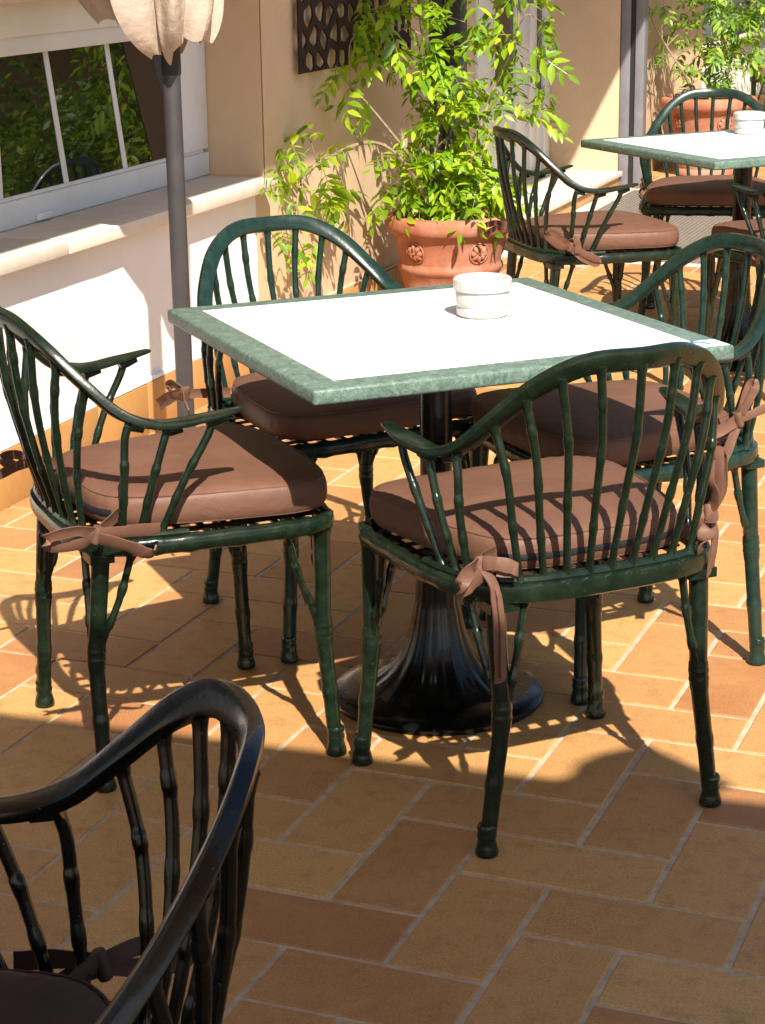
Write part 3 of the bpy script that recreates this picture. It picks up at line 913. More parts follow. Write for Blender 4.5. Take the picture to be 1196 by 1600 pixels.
for i, (nm, x, y, yaw, lab, clab, ties) in enumerate(poses):
    o = chair0 if i == 0 else copy_tree(chair0)
    o.location = (x, y, 0); o.rotation_euler = (0, 0, yaw-math.pi/2)
    tag(o, lab, 'armchair', GRP); chairs[nm] = o
    if nm in ('C2', 'C4', 'C6'):  # these chairs get the green copy with sky reflection painted in
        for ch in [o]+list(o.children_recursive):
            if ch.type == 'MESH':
                if ch.data.name not in SKYLIT:
                    d_ = ch.data.copy(); d_.materials[0] = M['skylit']; SKYLIT[ch.data.name] = d_
                ch.data = SKYLIT[ch.data.name]
    c_ = make_cushion(i)
    c_.location = (x, y, 0); c_.rotation_euler = (0, 0, yaw-math.pi/2+rng.uniform(-.02, .02))
    tag(c_, clab, 'cushion', GRPC)
    Z1 = (0, 0, 1)
    if ties == 'std': std_ties(c_)
    elif ties == 'c1':
        K = V(.272, -.205, .487)
        tie(c_, K, [([(.18, -.14, .490), (.235, -.175, .492), K], .021, Z1),
            ([K+V(.004, 0, .003), K+V(.012, -.035, .014), K+V(.012, -.078, .010), K+V(.004, -.088, 0), K+V(-.004, -.07, -.014), K+V(.002, -.03, -.012), K], .020, (.35, 0, 1)),
            ([K+V(.006, 0, .002), K+V(.016, .045, .004), K+V(.018, .105, .002)], .022, (.25, 0, 1)),
            ([K+V(.006, 0, -.004), K+V(.016, .045, -.020), K+V(.018, .085, -.040), K+V(.016, .100, -.030)], .024, (.5, .2, .8))])
        K = V(-.255, -.185, .487)
        tie(c_, K, [([(-.18, -.14, .490), K], .021, Z1),
            ([K, K+V(-.010, -.03, .012), K+V(-.012, -.055, .006), K+V(-.010, -.03, -.010), K], .020, (.3, 0, 1)),
            ([K, K+V(-.008, -.04, -.015), K+V(-.010, -.095, -.035)], .022, (.4, 0, 1))])
    elif ties == 'c2':
        K = V(.262, -.195, .487)
        tie(c_, K, [([(.18, -.14, .490), K], .021, Z1),
            ([K, K+V(.012, -.035, .016), K+V(.014, -.06, .004), K+V(.010, -.03, -.010), K], .020, (.3, 0, 1)),
            ([K, K+V(.014, -.04, -.012), K+V(.018, -.090, -.035), K+V(.016, -.115, -.045)], .026, (.3, 0, 1)),
            ([K, K+V(.014, .03, -.012), K+V(.016, .055, -.03)], .022, (.3, 0, 1))])
        K = V(-.255, -.185, .487)
        tie(c_, K, [([(-.18, -.14, .490), K], .021, Z1), ([K, K+V(-.010, -.04, -.02), K+V(-.010, -.06, -.06)], .02, (.4, 0, 1))])
    elif ties == 'c4':
        # near rear corner: stiff bow standing up, long tails
        K = V(-.262, -.098, .534)
        tie(c_, K, [([(-.195, -.105, .490), (-.235, -.100, .500), K], .024, (0, .2, 1)),
            ([K, K+V(-.006, -.006, .030), K+V(-.008, -.017, .066), K+V(-.012, -.027, .072), K+V(-.014, -.024, .055), K+V(-.008, -.006, .020), K], .017, (.2, 1, .1)),
            ([K, K+V(-.008, -.030, .010), K+V(-.012, -.066, .022), K+V(-.014, -.100, .034)], .017, (.2, .3, 1)),
            ([K, K+V(-.008, .020, -.040), K+V(-.010, .040, -.080), K+V(-.012, .054, -.110)], .020, (.2, 1, .4)),
            ([K, K+V(-.008, .030, -.010), K+V(-.006, .062, -.022), K+V(.004, .058, -.036), K+V(.004, .02, -.02)], .022, (.2, .3, 1))])
        K = V(.255, -.185, .487)
        tie(c_, K, [([(.18, -.14, .490), K], .021, Z1), ([K, K+V(.010, -.04, -.02), K+V(.010, -.06, -.06)], .02, (.4, 0, 1))])
    elif ties == 'c5':
        K = V(.268, -.158, .492)
        tie(c_, K, [([(.18, -.14, .490), K], .021, Z1),
            ([K, K+V(.014, -.04, .030), K+V(.016, -.072, .050), K+V(.012, -.078, .036), K+V(.010, -.035, .004), K], .022, (.3, .4, 1)),
            ([K, K+V(.014, .04, -.022), K+V(.018, .085, -.045), K+V(.014, .075, -.055), K+V(.010, .03, -.03), K], .022, (.3, .4, 1)),
            ([K+V(0, 0, .01), K+V(.012, .008, .025), K+V(.014, .02, .008), K+V(.012, .02, -.02)], .020, (.2, 1, .2))])
        K = V(-.255, -.185, .487)
        tie(c_, K, [([(-.18, -.14, .490), K], .021, Z1), ([K, K+V(-.006, -.04, -.01), K+V(-.010, -.07, -.03)], .02, (.4, 0, 1)), ([K, K+V(-.012, -.03, .01), K+V(-.03, -.06, .0)], .02, (.4, 0, 1))])
    elif ties == 'custom':
        # left rear: folded bow and one long tail
        K = V(-.222, -.192, .495)
        tie(c_, K, [([(-.165, -.14, .492), (-.205, -.165, .494), K], .024, Z1),
            ([K+V(-.006, 0, 0), K+V(-.025, -.022, .006), K+V(-.045, -.026, -.012), K+V(-.050, -.022, -.028), K+V(-.030, -.020, -.022), K+V(-.006, -.012, -.012)], .024, (.3, .1, 1)),
            ([K+V(0, -.008, .006), K+V(.016, -.026, .008), K+V(.040, -.034, .000), K+V(.043, -.030, -.007), K+V(.018, -.020, -.003)], .022, (.15, .2, 1)),
            ([K+V(.002, -.010, -.006), K+V(.010, -.026, -.03), K+V(.014, -.030, -.085), K+V(.018, -.028, -.150), K+V(.020, -.026, -.190)], .019, (1, .25, 0)),
            ([K+V(.004, -.012, -.006), K+V(.014, -.032, -.04), K+V(.019, -.036, -.10), K+V(.022, -.034, -.182)], .010, (1, .25, 0))])
        # right rear: tall bow standing proud of the corner
        K = V(.212, -.178, .518)
        tie(c_, K, [([(.168, -.13, .488), (.190, -.155, .480), (.200, -.178, .490), K], .026, (.1, .2, 1)),
            ([K, K+V(.004, -.012, .040), K+V(.008, -.010, .085), K+V(.016, .006, .108), K+V(.030, .014, .085), K+V(.024, .004, .035), K], .017, (-.45, .9, 0)),
            ([K, K+V(.000, -.014, .030), K+V(-.012, -.016, .062), K+V(-.006, -.006, .092)], .014, (-.45, .9, 0)),
            ([K, K+V(.000, -.016, -.030), K+V(-.006, -.020, -.070), K+V(-.012, -.020, -.104)], .018, (.9, .4, 0)),
            ([K, K+V(-.010, -.018, -.014), K+V(-.034, -.026, -.040), K+V(-.026, -.016, -.052), K+V(-.006, -.004, -.02)], .026, (.5, .3, .6))])
# the black chair in the foreground
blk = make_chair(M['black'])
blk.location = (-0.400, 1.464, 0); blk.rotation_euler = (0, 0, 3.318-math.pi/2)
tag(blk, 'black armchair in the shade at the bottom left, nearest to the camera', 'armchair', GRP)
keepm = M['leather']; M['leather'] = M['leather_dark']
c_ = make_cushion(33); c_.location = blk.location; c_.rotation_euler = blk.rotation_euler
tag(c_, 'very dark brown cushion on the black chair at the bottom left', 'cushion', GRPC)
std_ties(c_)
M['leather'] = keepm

# ------------------------------------------------------------------ tables
def make_table(x, y, yaw, label):
    root = empty('cafe_table', (x, y, 0), yaw)
    tag(root, label, 'table', 'square cafe tables with green marbled edges')
    S, TH_, BR = .7977/2, .028, .056
    mb = MB()
    # four mitred edge pieces as one frame, rounded
    mb.box((-S, -S, .74-TH_), (S, S, .7392))
    tt = mb.build('table_top', M['marble'], root, bevel=.006, seg=3)
    mb = MB(); i_ = S-BR
    mb.box((-i_, -i_, .7385), (i_, i_, .7402)); mb.build('inlay', M['laminate'], tt, smooth=False)
    mb = MB(); prof = [(.030, .70), (.030, .30), (.034, .285)]
    lathe(mb, [(.0, .713), (.10, .713), (.10, .707), (.05, .700), (.031, .695), (.031, .345), (.040, .340), (.040, .325), (.0, .325)], 28)
    mb.build('column', M['black'], root)
    mb = MB()
    for k in range(4):
        a = math.pi/4+k*math.pi/2; d = V(math.cos(a), math.sin(a), 0); n_ = V(-d.y, d.x, 0)*.012
        P = [d*.03+n_+V(0, 0, .713), d*.03-n_+V(0, 0, .713), d*.30-n_+V(0, 0, .713), d*.30+n_+V(0, 0, .713),
             d*.03+n_+V(0, 0, .680), d*.03-n_+V(0, 0, .680), d*.30-n_+V(0, 0, .704), d*.30+n_+V(0, 0, .704)]
        mb.add(P, [(0, 1, 2, 3), (7, 6, 5, 4), (0, 4, 5, 1), (1, 5, 6, 2), (2, 6, 7, 3), (3, 7, 4, 0)])
    mb.build('spider', M['black'], root, smooth=False)
    # fluted bell base
    mb = MB(); prof = []
    for i in range(26):
        t = i/25; z = .335-(.335-.028)*t
        r = float(np.interp(z, [.028, .045, .06, .09, .12, .15, .20, .335], [.140, .112, .094, .074, .061, .052, .042, .034]))
        prof.append((r, z))
    def fl_(a, i, z):
        return 1+.055*abs(math.cos(8*a))*min(1, i/5)
    lathe(mb, prof[::-1], 96, rf=lambda a, i, z: 1+.045*(abs(math.cos(8*a))-.5)*min(1, (.34-z)/.06))
    mb.build('pedestal', M['black'], root)
    mb = MB()
    lathe(mb, [(.0, 0.001), (.206, 0.001), (.2095, .006), (.2095, .012), (.203, .018), (.175, .023), (.14, .028), (.12, .030), (0, .031)], 64)
    mb.build('base', M['black'], root)
    return root
t1 = make_table(.10354, 3.64381, .39982, 'nearer square table, white top, green marbled edge, a small sticker at its right corner')
t2 = make_table(1.232, 6.73, .45, 'farther square table with white top and green edge, cut off by the right photo edge')
# sticker on the right corner of the nearer table
S = .7977/2
mb = MB(); mb.box((S-.062, -S+.006, .7394), (S-.030, -S+.058, .7400))
mb.box((S-.030, -S+.006, .7394), (S-.008, -S+.058, .7400))
st = mb.build('sticker', M['paper'], t1, smooth=False)
mb = MB(); r_ = random.Random(3)
P = [V(S-.054+.030*i/14, -S+.030+.010*math.sin(i*1.9)*(.5+.5*r_.random()), .7408) for i in range(15)]
P = [V(S-.058+.024*i/14+.004*math.sin(i*2.3), -S+.050-.026*i/14+.006*math.sin(i*1.7), .7408) for i in range(15)]
tube(mb, spline(P, 3), .0011, 5, flat=.5); 
mb.box((S-.060, -S+.044, .7402), (S-.056, -S+.057, .7406)); mb.build('print', M['blue'], st, smooth=False)

def make_ashtray(x, y, z, label, rz):
    root = empty('ashtray', (x, y, z), rz); root.scale = (1.03, 1.03, 1.22)
    tag(root, label, 'ashtray', 'round white lidded ashtrays on the tables')
    mb = MB()
    lathe(mb, [(0, .0006), (.044, .0006), (.048, .004), (.0485, .012), (.0465, .0165), (.0495, .020), (.0505, .036), (.049, .041), (.0, .041)], 48)
    mb.build('bowl', M['melamine'], root)
    mb = MB()
    lathe(mb, [(.046, .0415), (.0535, .0418), (.0545, .046), (.0545, .058), (.052, .0605), (.047, .0615), (.041, .059), (.026, .0525), (.019, .051), (.0165, .049), (.0165, .0425)], 48)
    mb.f.pop(); mb.m.pop(); mb.f.pop(); mb.m.pop()
    mb.build('lid', M['melamine'], root)
    mb = MB(); lathe(mb, [(0, .0415), (.0164, .0415), (.0164, .0425), (0, .0435)], 20); mb.build('ash', M['ash'], root)
    return root
make_ashtray(.1960, 3.735, .7404, 'white round ashtray standing on the nearer table', .3)
make_ashtray(1.300, 7.02, .7404, 'white round ashtray on the farther table, cut off by the photo edge', 1.3)

# ------------------------------------------------------------------ closed parasol by the wall
px, py, _ = W(.355, -.38, 0)
par = empty('closed_parasol', (px, py, 0))
tag(par, 'closed beige parasol on a grey brown pole in front of the window', 'parasol')
mb = MB(); lathe(mb, [(.0235, 0.02), (.0235, 2.45), (.012, 2.5)], 24); mb.build('pole', M['pole'], par)
mb = MB(); lathe(mb, [(0, 0.001), (.20, 0.001), (.21, .01), (.21, .028), (.19, .034), (.05, .038), (.035, .05), (.035, .16), (.026, .165), (.0245, .16)], 40); mb.build('base', M['steel'], par)
mb = MB(); lathe(mb, [(.0240, 1.095), (.0258, 1.100), (.0258, 1.17), (.028, 1.175), (.028, 1.215), (.0245, 1.22)], 20); mb.build('collar', M['rubber'], par)
def canopy():
    mb = MB(); NA, NZ = 192, 40; P = []; F = []
    r_ = random.Random(21)
    amp = [r_.uniform(.75, 1.35) for _ in range(8)]; drop = [r_.uniform(-.03, .05) for _ in range(8)]
    for j in range(NZ+1):
        for i in range(NA):
            a = 2*math.pi*i/NA
            left = max(0, -math.cos(a+.35))         # side towards the camera's left
            fold = 8*a+1.2*math.sin(a)
            k = int(fold/(2*math.pi)) % 8
            sc = 1-abs(math.sin(fold/2))
            rgt = max(0, math.cos(a))
            hem = 1.128+.10*left**1.3+.05*rgt+.6*drop[k]*sc+.030*(1-sc)
            t = j/NZ; z = hem+(2.42-hem)*t**1.25
            zz = max(0, z-1.12)
            cap = .115*(1+.50*left)-.015*rgt+.36*left*min(.3, zz)
            R_ = .028+cap*(1-math.exp(-max(0, zz)*(2.0/cap)))
            R_ *= (1-.72*max(0, (z-1.65)/.77))
            R_ = max(R_, .026)
            r = R_*(.72+.46*sc*amp[k]+.045*math.sin(17*a+5*z)+.03*math.sin(31*a-9*z))+.004*math.sin(23*a+z*17)
            r = max(r, .0255)
            sw = a+.28*math.sin(fold)*.35+.10*(z-1.2)
            P.append((r*math.cos(sw), r*math.sin(sw), z+.006*math.sin(fold*2)))
    for j in range(NZ):
        for i in range(NA):
            a = j*NA+i; b_ = j*NA+(i+1) % NA; F.append((a, b_, b_+NA, a+NA))
    F.append(tuple(NZ*NA+i for i in range(NA)))
    mb.add(P, F)
    return mb
canopy().build('canopy', M['canvas'], par)
mb = MB(); P = [V(.06*math.cos(q), .06*math.sin(q), 1.95+.004*math.sin(3*q)) for q in [i*math.pi/12 for i in range(25)]]
ribbon(mb, [p*1.0 for p in P], .04, .003, n=1); mb.build('strap', M['canvas'], par)

# ------------------------------------------------------------------ pots
def make_pot(a, o, Rr, Hh, label, rot=0):
    x, y, _ = W(a, o, 0)
    root = empty('plant_pot', (x, y, 0), rot)
    tag(root, label, 'plant pot', 'terracotta pots along the house wall')
    s = Rr/.24; k = Hh/.42
    P0_ = [(0, 0), (.150, 0), (.158, .008), (.158, .030), (.150, .040), (.156, .07), (.178, .16), (.186, .20), (.192, .205), (.197, .215), (.197, .228), (.190, .238),
          (.190, .245), (.201, .30), (.207, .335), (.214, .345), (.226, .352), (.237, .362), (.2405, .378), (.2405, .395), (.236, .410), (.226, .418), (.214, .420), (.208, .414), (.204, .395), (.200, .37)]
    mb = MB(); lathe(mb, [(r*s, z*k) for r, z in P0_], 72, rf=lambda a_, i, z: 1+(.006*math.sin(40*a_) if 9 <= i <= 10 else 0))
    mb.f.pop(); mb.m.pop()
    pot = mb.build('pot_body', M['terracotta'], root)
    # moulded rosettes with beads
    for q in range(5):
        th = 2*math.pi*q/5
        n_ = V(math.cos(th), math.sin(th), 0); tan = V(-n_.y, n_.x, 0)
        c0 = n_*(.197*s)+V(0, 0, .290*k); upd = (V(0, 0, 1)*.055+n_*.011).normalized()
        mb = MB(); NP = 8; Rz = .036*s
        for e in range(NP):
            b0 = 2*math.pi*e/NP
            d = tan*math.cos(b0)+upd*math.sin(b0)
            P = [c0+d*Rz*t+n_*hh for t, hh in ((.12, .003), (.35, .006), (.65, .006), (.92, .002))]
            tube(mb, P, [.005*s, .010*s, .0115*s, .006*s], 7, flat=.6)
        tube(mb, [c0+n_*.0, c0+n_*.014], [.010*s, .006*s], 8)
        P = [c0+(tan*math.cos(b0)+upd*math.sin(b0))*Rz*1.08+n_*.002 for b0 in [i*math.pi/14 for i in range(29)]]
        tube(mb, P, .0035*s, 6, caps=False)
        mb.build('rosette', M['terracotta'], root)
    mb = MB(); lathe(mb, [(0, .385*k), (.10*s, .388*k), (.2015*s, .382*k)], 30); 
    mb.build('soil', M['soil'], root)
    return root
pot1 = make_pot(2.765, -.332, .243, .415, 'large terracotta pot with rosettes at the foot of the peach wall beside the chair', rot=-1.05)
pot2 = make_pot(7.55, -.36, .285, .46, 'terracotta pot behind the farther table, farthest from the camera', rot=-1.3)

# ------------------------------------------------------------------ plants
def leaf_mesh(seed, L=.15, nl=4, mb=None, T=None, small=1.0):
    r_ = random.Random(seed)
    own = mb is None
    if own: mb = MB()
    T = T or (lambda p: p)
    L *= small
    droop = r_.uniform(.25, .6)
    def rach(t): return V(L*t, 0, -droop*L*t*t)
    pr = [rach(t) for t in (0, .33, .66, 1)]
    w = .0011
    vs_ = []
    for p in pr: vs_ += [T(p+V(0, -w, 0)), T(p+V(0, w, 0))]
    mb.add(vs_, [(0, 2, 3, 1), (2, 4, 5, 3), (4, 6, 7, 5)])
    items = [(t, s) for t in [(.28+.6*i/(nl-1)) for i in range(nl)] for s in (-1, 1)]+[(1.0, 0)]
    for t, s in items:
        ll = (.046+.010*r_.random())*(.75+.5*math.sin(math.pi*min(1, t*.9)))*small
        ww = ll*r_.uniform(.36, .46)
        base = rach(t)
        ang = s*r_.uniform(.85, 1.15) if s else r_.uniform(-.15, .15)
        dd = V(math.cos(ang), math.sin(ang), -r_.uniform(.1, .65)-droop*t*.4).normalized()
        sd = V(-math.sin(ang), math.cos(ang), r_.uniform(-.35, .35)).normalized()
        nz = dd.cross(sd).normalized()
        if nz.z < 0: nz = -nz
        cu = r_.uniform(.06, .22)*ll
        def pt(u, v): return T(base+dd*ll*u+sd*ww*v-nz*cu*u*u+nz*abs(v)*ww*.35)
        P = [pt(0, 0), pt(.28, -.42), pt(.30, 0), pt(.28, .42), pt(.62, -.40), pt(.65, 0), pt(.62, .40), pt(1, 0)]
        mb.add(P, [(0, 2, 1), (0, 3, 2), (1, 2, 5, 4), (2, 3, 6, 5), (4, 5, 7), (5, 6, 7)])
    return mb
LEAFM = {}
def leaf_protos(key, material, small):
    LEAFM[key] = [leaf_mesh(100+i, nl=(3, 4, 4, 5, 3, 4)[i], small=small).mesh('leaf', material, True) for i in range(6)]
leaf_protos('p1', M['leaf'], 1.05)
leaf_protos('p2', M['leaf2'], 1.0)
def rand_rot(r_, out):
    """leaf turned outwards from its clump, with its upper face to the sky"""
    yaw = math.atan2(out.y, out.x)+r_.gauss(0, .9)
    pitch = r_.uniform(-.55, .75)
    roll = r_.gauss(0, .55)
    return Matrix.Rotation(yaw, 3, 'Z') @ Matrix.Rotation(pitch, 3, 'Y') @ Matrix.Rotation(roll, 3, 'X')
def make_plant(base, clumps, label, key, material, small, dens, depth, seed, nmax=285, trunks=()):
    r_ = random.Random(seed)
    root = empty('potted_climber', base)
    B0 = V(base)
    tag(root, label, 'plant', 'leafy climbers in terracotta pots')
    for tr_ in trunks:
        mb = MB(); P = spline([V(p)-B0 for p in tr_], 6)
        tube(mb, P, [.009-.006*i/(len(P)-1) for i in range(len(P))], 6)
        mb.build('stem', M['bark'], root)
    placed = []
    tips = MB()
    for (x, y, z, rad) in clumps:
        c = V(x, y, z)
        fac = (1.5 if z < .62 and x > .03 else (.60 if x < -.05 else (.55 if x > .28 and z > .7 else .78))) if key == 'p1' else 1
        n = max(2, int(fac*dens*(rad/.1)**2*(1+rad*2)))
        # a twig from the nearest trunk point
        best = min((V(p) for tr_ in trunks for p in spline(tr_, 4)), key=lambda q: (q-c).length+.3*max(0, q.z-c.z))
        mid = best.lerp(c, .5)+V(r_.uniform(-.03, .03), r_.uniform(-.03, .03), .04)
        P = spline([best-B0, mid-B0, c-B0], 4)
        tw = MB(); tube(tw, P, [.0032-.002*i/(len(P)-1) for i in range(len(P))], 5); tw.build('twig', M['bark'], root)
        for _ in range(n):
            d = V(r_.gauss(0, 1), r_.gauss(0, 1), r_.gauss(0, 1)); d.normalize()
            rr2 = rad*(r_.random()**.5)
            p = c+V(d.x*rr2, d.y*rr2*depth, d.z*rr2)
            a_, o_ = wall_ao(p)
            if o_ > -.04: p = p-WN*(o_+.04+r_.random()*.04)
            out = d.lerp(V(.25, -.6, .1), .35)
            Mx = rand_rot(r_, out)
            placed.append((p-Mx @ V(.07*small, 0, -.02)-B0, Mx))
    r_.shuffle(placed)
    # those that show: nearest the camera first
    order = sorted(range(len(placed)), key=lambda i: (placed[i][0]+B0).y+.15*r_.random())
    first = set(order[:nmax])
    rest = MB()
    for i, (p, Mx) in enumerate(placed):
        sc = r_.uniform(.65, 1.25)
        if i in first:
            o = bpy.data.objects.new('leaf', LEAFM[key][i % 6])
            o.matrix_basis = Matrix.Translation(p) @ (Mx*sc).to_4x4()
            COL.objects.link(o); o.parent = root
        else:
            leaf_mesh(100+i % 6, nl=(3, 4, 4, 5, 3, 4)[i % 6], mb=rest, small=small, T=lambda q, p=p, Mx=Mx, sc=sc: p+Mx @ (q*sc))
    if rest.f:
        o = rest.build('foliage', material, root); o['kind'] = 'stuff'
    return root, len(placed)
c1 = [(0.05, 7.42, 1.15, 0.11), (0.15, 7.42, 1.18, 0.1), (0.03, 7.42, 1.04, 0.1), (0.12, 7.42, 0.98, 0.13), (0.23, 7.42, 0.96, 0.11), (0.34, 7.42, 1.11, 0.08), (0.44, 7.42, 1.07, 0.11), (0.54, 7.42, 1.13, 0.11), (0.62, 7.42, 1.1, 0.05), (0.47, 7.42, 0.95, 0.11), (0.57, 7.42, 1.0, 0.05), (0.59, 7.42, 0.93, 0.04), (0.24, 7.42, 0.84, 0.12), (0.36, 7.42, 0.85, 0.11), (0.41, 7.42, 0.77, 0.1), (0.5, 7.42, 0.83, 0.07), (0.59, 7.42, 0.77, 0.05), (0.14, 7.42, 0.7, 0.11), (0.26, 7.42, 0.65, 0.13), (0.37, 7.42, 0.64, 0.11), (0.21, 7.42, 0.54, 0.12), (0.34, 7.42, 0.52, 0.12), (0.11, 7.42, 0.59, 0.08), (0.44, 7.42, 0.53, 0.07), (0.14, 7.42, 0.5, 0.07), (-0.28, 6.68, 0.72, 0.05), (-0.2, 6.89, 0.68, 0.04), (-0.24, 6.77, 0.63, 0.07), (-0.27, 6.71, 0.57, 0.06), (-0.2, 6.88, 0.58, 0.06), (-0.12, 7.1, 0.52, 0.05), (-0.1, 7.15, 0.77, 0.06), (-0.21, 6.87, 0.78, 0.04), (-0.35, 6.47, 0.65, 0.03), (-0.14, 7.05, 0.46, 0.04), (-0.32, 6.56, 0.46, 0.03), (-0.25, 6.76, 0.37, 0.03), (-0.09, 7.19, 0.88, 0.04), (-0.14, 7.04, 0.95, 0.05), (-0.02, 7.38, 1.14, 0.06), (-0.06, 7.26, 1.1, 0.04), (0.31, 7.42, 0.76, 0.1), (0.17, 7.42, 0.78, 0.07), (0.61, 7.42, 0.85, 0.03)]
c1 += [(.44, 7.38, .47, .08), (.06, 7.36, .50, .07), (.28, 7.34, .47, .10), (0.1, 7.42, 1.32, .13), (.35, 7.42, 1.30, .14), (.55, 7.42, 1.28, .12), (.25, 7.42, 1.45, .16), (.45, 7.42, 1.48, .14)]
c2 = [(1.53, 11.51, 0.96, 0.07), (1.5, 11.45, 0.83, 0.04), (1.71, 11.9, 0.94, 0.08), (1.69, 11.9, 0.79, 0.05), (1.95, 11.9, 0.96, 0.17), (2.1, 11.9, 0.96, 0.17), (1.92, 11.9, 0.8, 0.16), (2.07, 11.9, 0.76, 0.16), (2.21, 11.9, 0.79, 0.13), (1.78, 11.9, 0.8, 0.07), (1.87, 11.9, 0.68, 0.12), (2.04, 11.9, 0.65, 0.12), (2.19, 11.9, 0.65, 0.09), (1.77, 11.9, 0.61, 0.05), (1.68, 11.9, 0.66, 0.04), (1.93, 11.9, 0.57, 0.08), (2.08, 11.9, 0.54, 0.08), (1.95, 11.9, 0.52, 0.08), (1.83, 11.9, 0.52, 0.07), (2.25, 11.9, 0.92, 0.12), (2.24, 11.9, 0.68, 0.08), (1.9, 11.9, 1.15, .18), (2.1, 11.9, 1.15, .18)]
p1 = V(W(2.765, -.332, .39)); b1 = (p1.x, p1.y, .16)
_, n1 = make_plant((p1.x, p1.y, .392), c1, 'bushy bright green climber in the large pot, branching left along the peach wall', 'p1', M['leaf'], 1.05, 7.2, .9, 3,
    trunks=([(p1.x-.02, p1.y, .39), (.215, 7.42, .6), (.225, 7.42, .85), (.16, 7.42, 1.15), (.2, 7.42, 1.5)],
            [(p1.x+.04, p1.y, .39), (.34, 7.40, .6), (.42, 7.42, .85), (.52, 7.42, 1.1), (.5, 7.42, 1.4)],
            [(p1.x-.05, p1.y-.03, .39), (.10, 7.30, .62), (-.02, 7.20, .71), (-.18, 6.95, .68), (-.26, 6.72, .62), (-.28, 6.65, .45)],
            [(.12, 7.36, .64), (.0, 7.26, .80), (-.08, 7.18, .90), (-.12, 7.06, .95)]))
p2 = V(W(7.55, -.36, .43))
_, n2 = make_plant((p2.x, p2.y, .43), c2, 'airy pale green climber in the farthest pot, at the top right', 'p2', M['leaf2'], 1.0, 5.0, .9, 5,
    trunks=([(p2.x, p2.y, .42), (p2.x-.01, 11.9, .7), (1.98, 11.9, .95), (2.0, 11.9, 1.2)], [(p2.x+.08, p2.y, .42), (2.1, 11.9, .75), (2.2, 11.9, 1.0)],
            [(p2.x-.06, p2.y, .42), (1.78, 11.8, .62), (1.66, 11.8, .8), (1.55, 11.55, .95)]))
print('LEAVES', n1, n2)

# ------------------------------------------------------------------ awning over the camera side, which shades the foreground
aw = empty('awning', (.5, -.6, 0))
tag(aw, 'beige awning with scalloped edge shading the front of the terrace, behind the camera', 'awning')
AE0 = V(-.72, 3.55, 0)-V(ld.x, ld.y, 0)*(2.7/-ld.z); AE1 = V(.64, 3.10, 0)-V(ld.x, ld.y, 0)*(2.7/-ld.z)
ad = (AE1-AE0).normalized(); an = V(ad.y, -ad.x, 0)
aw.location = (AE0.x, AE0.y, 0)
mb = MB(); L0, L1, D1 = -3.2, 6.5, 4.2
mb.add([ad*L0+V(0, 0, 2.72), ad*L1+V(0, 0, 2.72), ad*L1+an*D1+V(0, 0, 3.25), ad*L0+an*D1+V(0, 0, 3.25),
        ad*L0+V(0, 0, 2.73), ad*L1+V(0, 0, 2.73), ad*L1+an*D1+V(0, 0, 3.26), ad*L0+an*D1+V(0, 0, 3.26)],
       [(0, 1, 2, 3), (7, 6, 5, 4), (0, 4, 5, 1), (1, 5, 6, 2), (2, 6, 7, 3), (3, 7, 4, 0)])
mb.build('canopy', M['canvas'], aw, smooth=False)
mb = MB(); n = 160; P = []
for i in range(n+1):
    x = L0+(L1-L0)*i/n; sc = .15+.075*abs(math.sin(x*math.pi/.46))**.8
    for dy in (-.002, .002):
        P.append(ad*x+an*dy+V(0, 0, 2.715)); P.append(ad*x+an*(dy+.02)+V(0, 0, 2.72-sc))
F = []
for i in range(n):
    k = i*4; F += [(k, k+4, k+5, k+1), (k+2, k+3, k+7, k+6), (k+1, k+5, k+7, k+3)]
mb.add(P, F); mb.build('valance', M['canvas'], aw)
FL = [(.48, 3.382), (.613, 3.199), (.501, 3.123), (.42, 3.06), (.20, 3.13), (.335, 3.26), (.345, 3.30), (.387, 3.341)]
mb = MB(); P = []
for k_, (fx, fy) in enumerate(FL):     # unseen flap added, its outline shaped to cast the floor shadow
    zz = 2.60+.02*math.sin(k_*1.9); t_ = zz/-ld.z
    P.append(V(fx-ld.x*t_, fy-ld.y*t_, zz)-V(aw.location))
n_ = len(P); mb.add(P+[p+V(0, 0, .006) for p in P], [tuple(range(n_-1, -1, -1)), tuple(range(n_, 2*n_))]+[(i, (i+1) % n_, (i+1) % n_+n_, i+n_) for i in range(n_)])
mb.build('shade_flap', M['canvas'], aw, smooth=False)
for x in (L0+.1, L1-.1):
    mb = MB(); p = ad*x+an*.1; tube(mb, [p+V(0, 0, 0), p+V(0, 0, 2.715)], .03, 16); mb.build('post', M['steel'], aw)

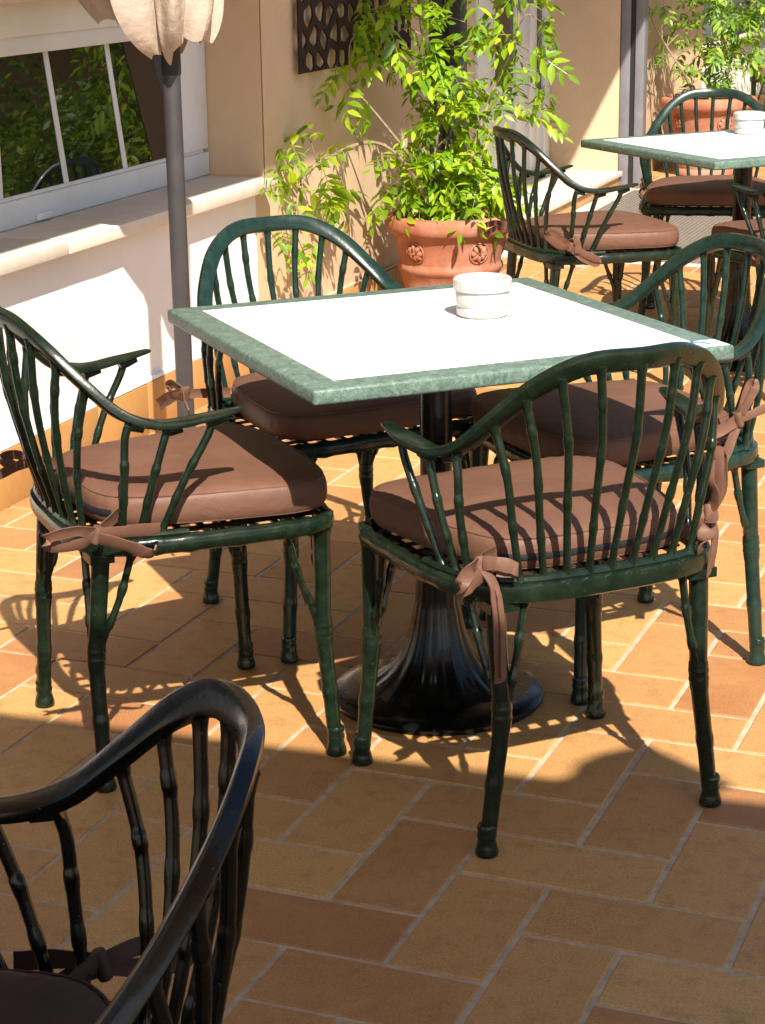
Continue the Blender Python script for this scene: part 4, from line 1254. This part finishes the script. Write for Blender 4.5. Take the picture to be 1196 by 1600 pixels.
# ------------------------------------------------------------------ garden to the right (seen only as reflections)
def bush(x, y, Rb, Hb, label, seed, trunk=0):
    r_ = random.Random(seed)
    root = empty('garden_tree' if trunk else 'garden_shrub', (x, y, 0)); tag(root, label, 'tree' if trunk else 'shrub')
    mb = MB(); tube(mb, spline([(0, 0, 0), (.03, .02, trunk*.5+.2), (0, .05, trunk+.5)], 4), [.09-.005*i for i in range(9)] if trunk else [.03]*9, 8); mb.build('trunk', M['bark'], root)
    mb = MB()
    cl = [(r_.uniform(-Rb, Rb)*.7, r_.uniform(-Rb, Rb)*.7, trunk+r_.uniform(.15, .9)*Hb, r_.uniform(.3, .55)*Rb) for _ in range(14)]
    for _ in range(6500):
        c = cl[r_.randrange(14)]
        d = V(r_.gauss(0, 1), r_.gauss(0, 1), r_.gauss(0, 1)).normalized()
        p = V(c[0], c[1], c[2])+d*c[3]*r_.uniform(.6, 1.05)
        if p.z < .03: continue
        u = V(r_.gauss(0, 1), r_.gauss(0, 1), r_.gauss(0, .6)).normalized(); v = u.cross(V(r_.gauss(0, 1), r_.gauss(0, 1), 1)).normalized()
        s = r_.uniform(.022, .045)
        mb.add([p-u*s, p+v*s*.45, p+u*s, p-v*s*.45], [(0, 1, 2, 3)])
    o = mb.build('crown' if trunk else 'foliage', M['hedge'], root); o['kind'] = 'stuff'
bush(3.4, 9.4, .7, 1.1, 'rounded garden shrub right of the terrace, outside the photo', 1)
bush(4.9, 10.3, 1.0, 1.6, 'larger garden shrub beyond the rounded one, outside the photo', 2)
bush(4.6, 12.3, 1.0, 1.5, 'broad garden shrub at the far side of the terrace, outside the photo', 3)
bush(6.4, 12.6, 1.6, 2.2, 'garden tree with a full crown right of the terrace, outside the photo', 4, 1.2)
bush(6.2, 9.0, 1.2, 1.8, 'dense garden shrub far right of the terrace, outside the photo', 5)
bush(6.0, 14.6, 1.4, 2.2, 'tall dark shrub against the peach garden wall, outside the photo', 7)
bush(4.0, 15.0, 1.2, 1.8, 'wide shrub at the far end of the garden, outside the photo', 8)
bush(3.6, 11.4, .6, 1.0, 'small garden shrub beside the terrace edge, outside the photo', 6)
gw = MB(); gw.box((7.2, 6.5, 0), (7.4, 17, 2.4)); o = gw.build('garden_wall', M['peach'], smooth=False); tag(o, 'peach garden wall beyond the shrubs right of the terrace', 'wall')
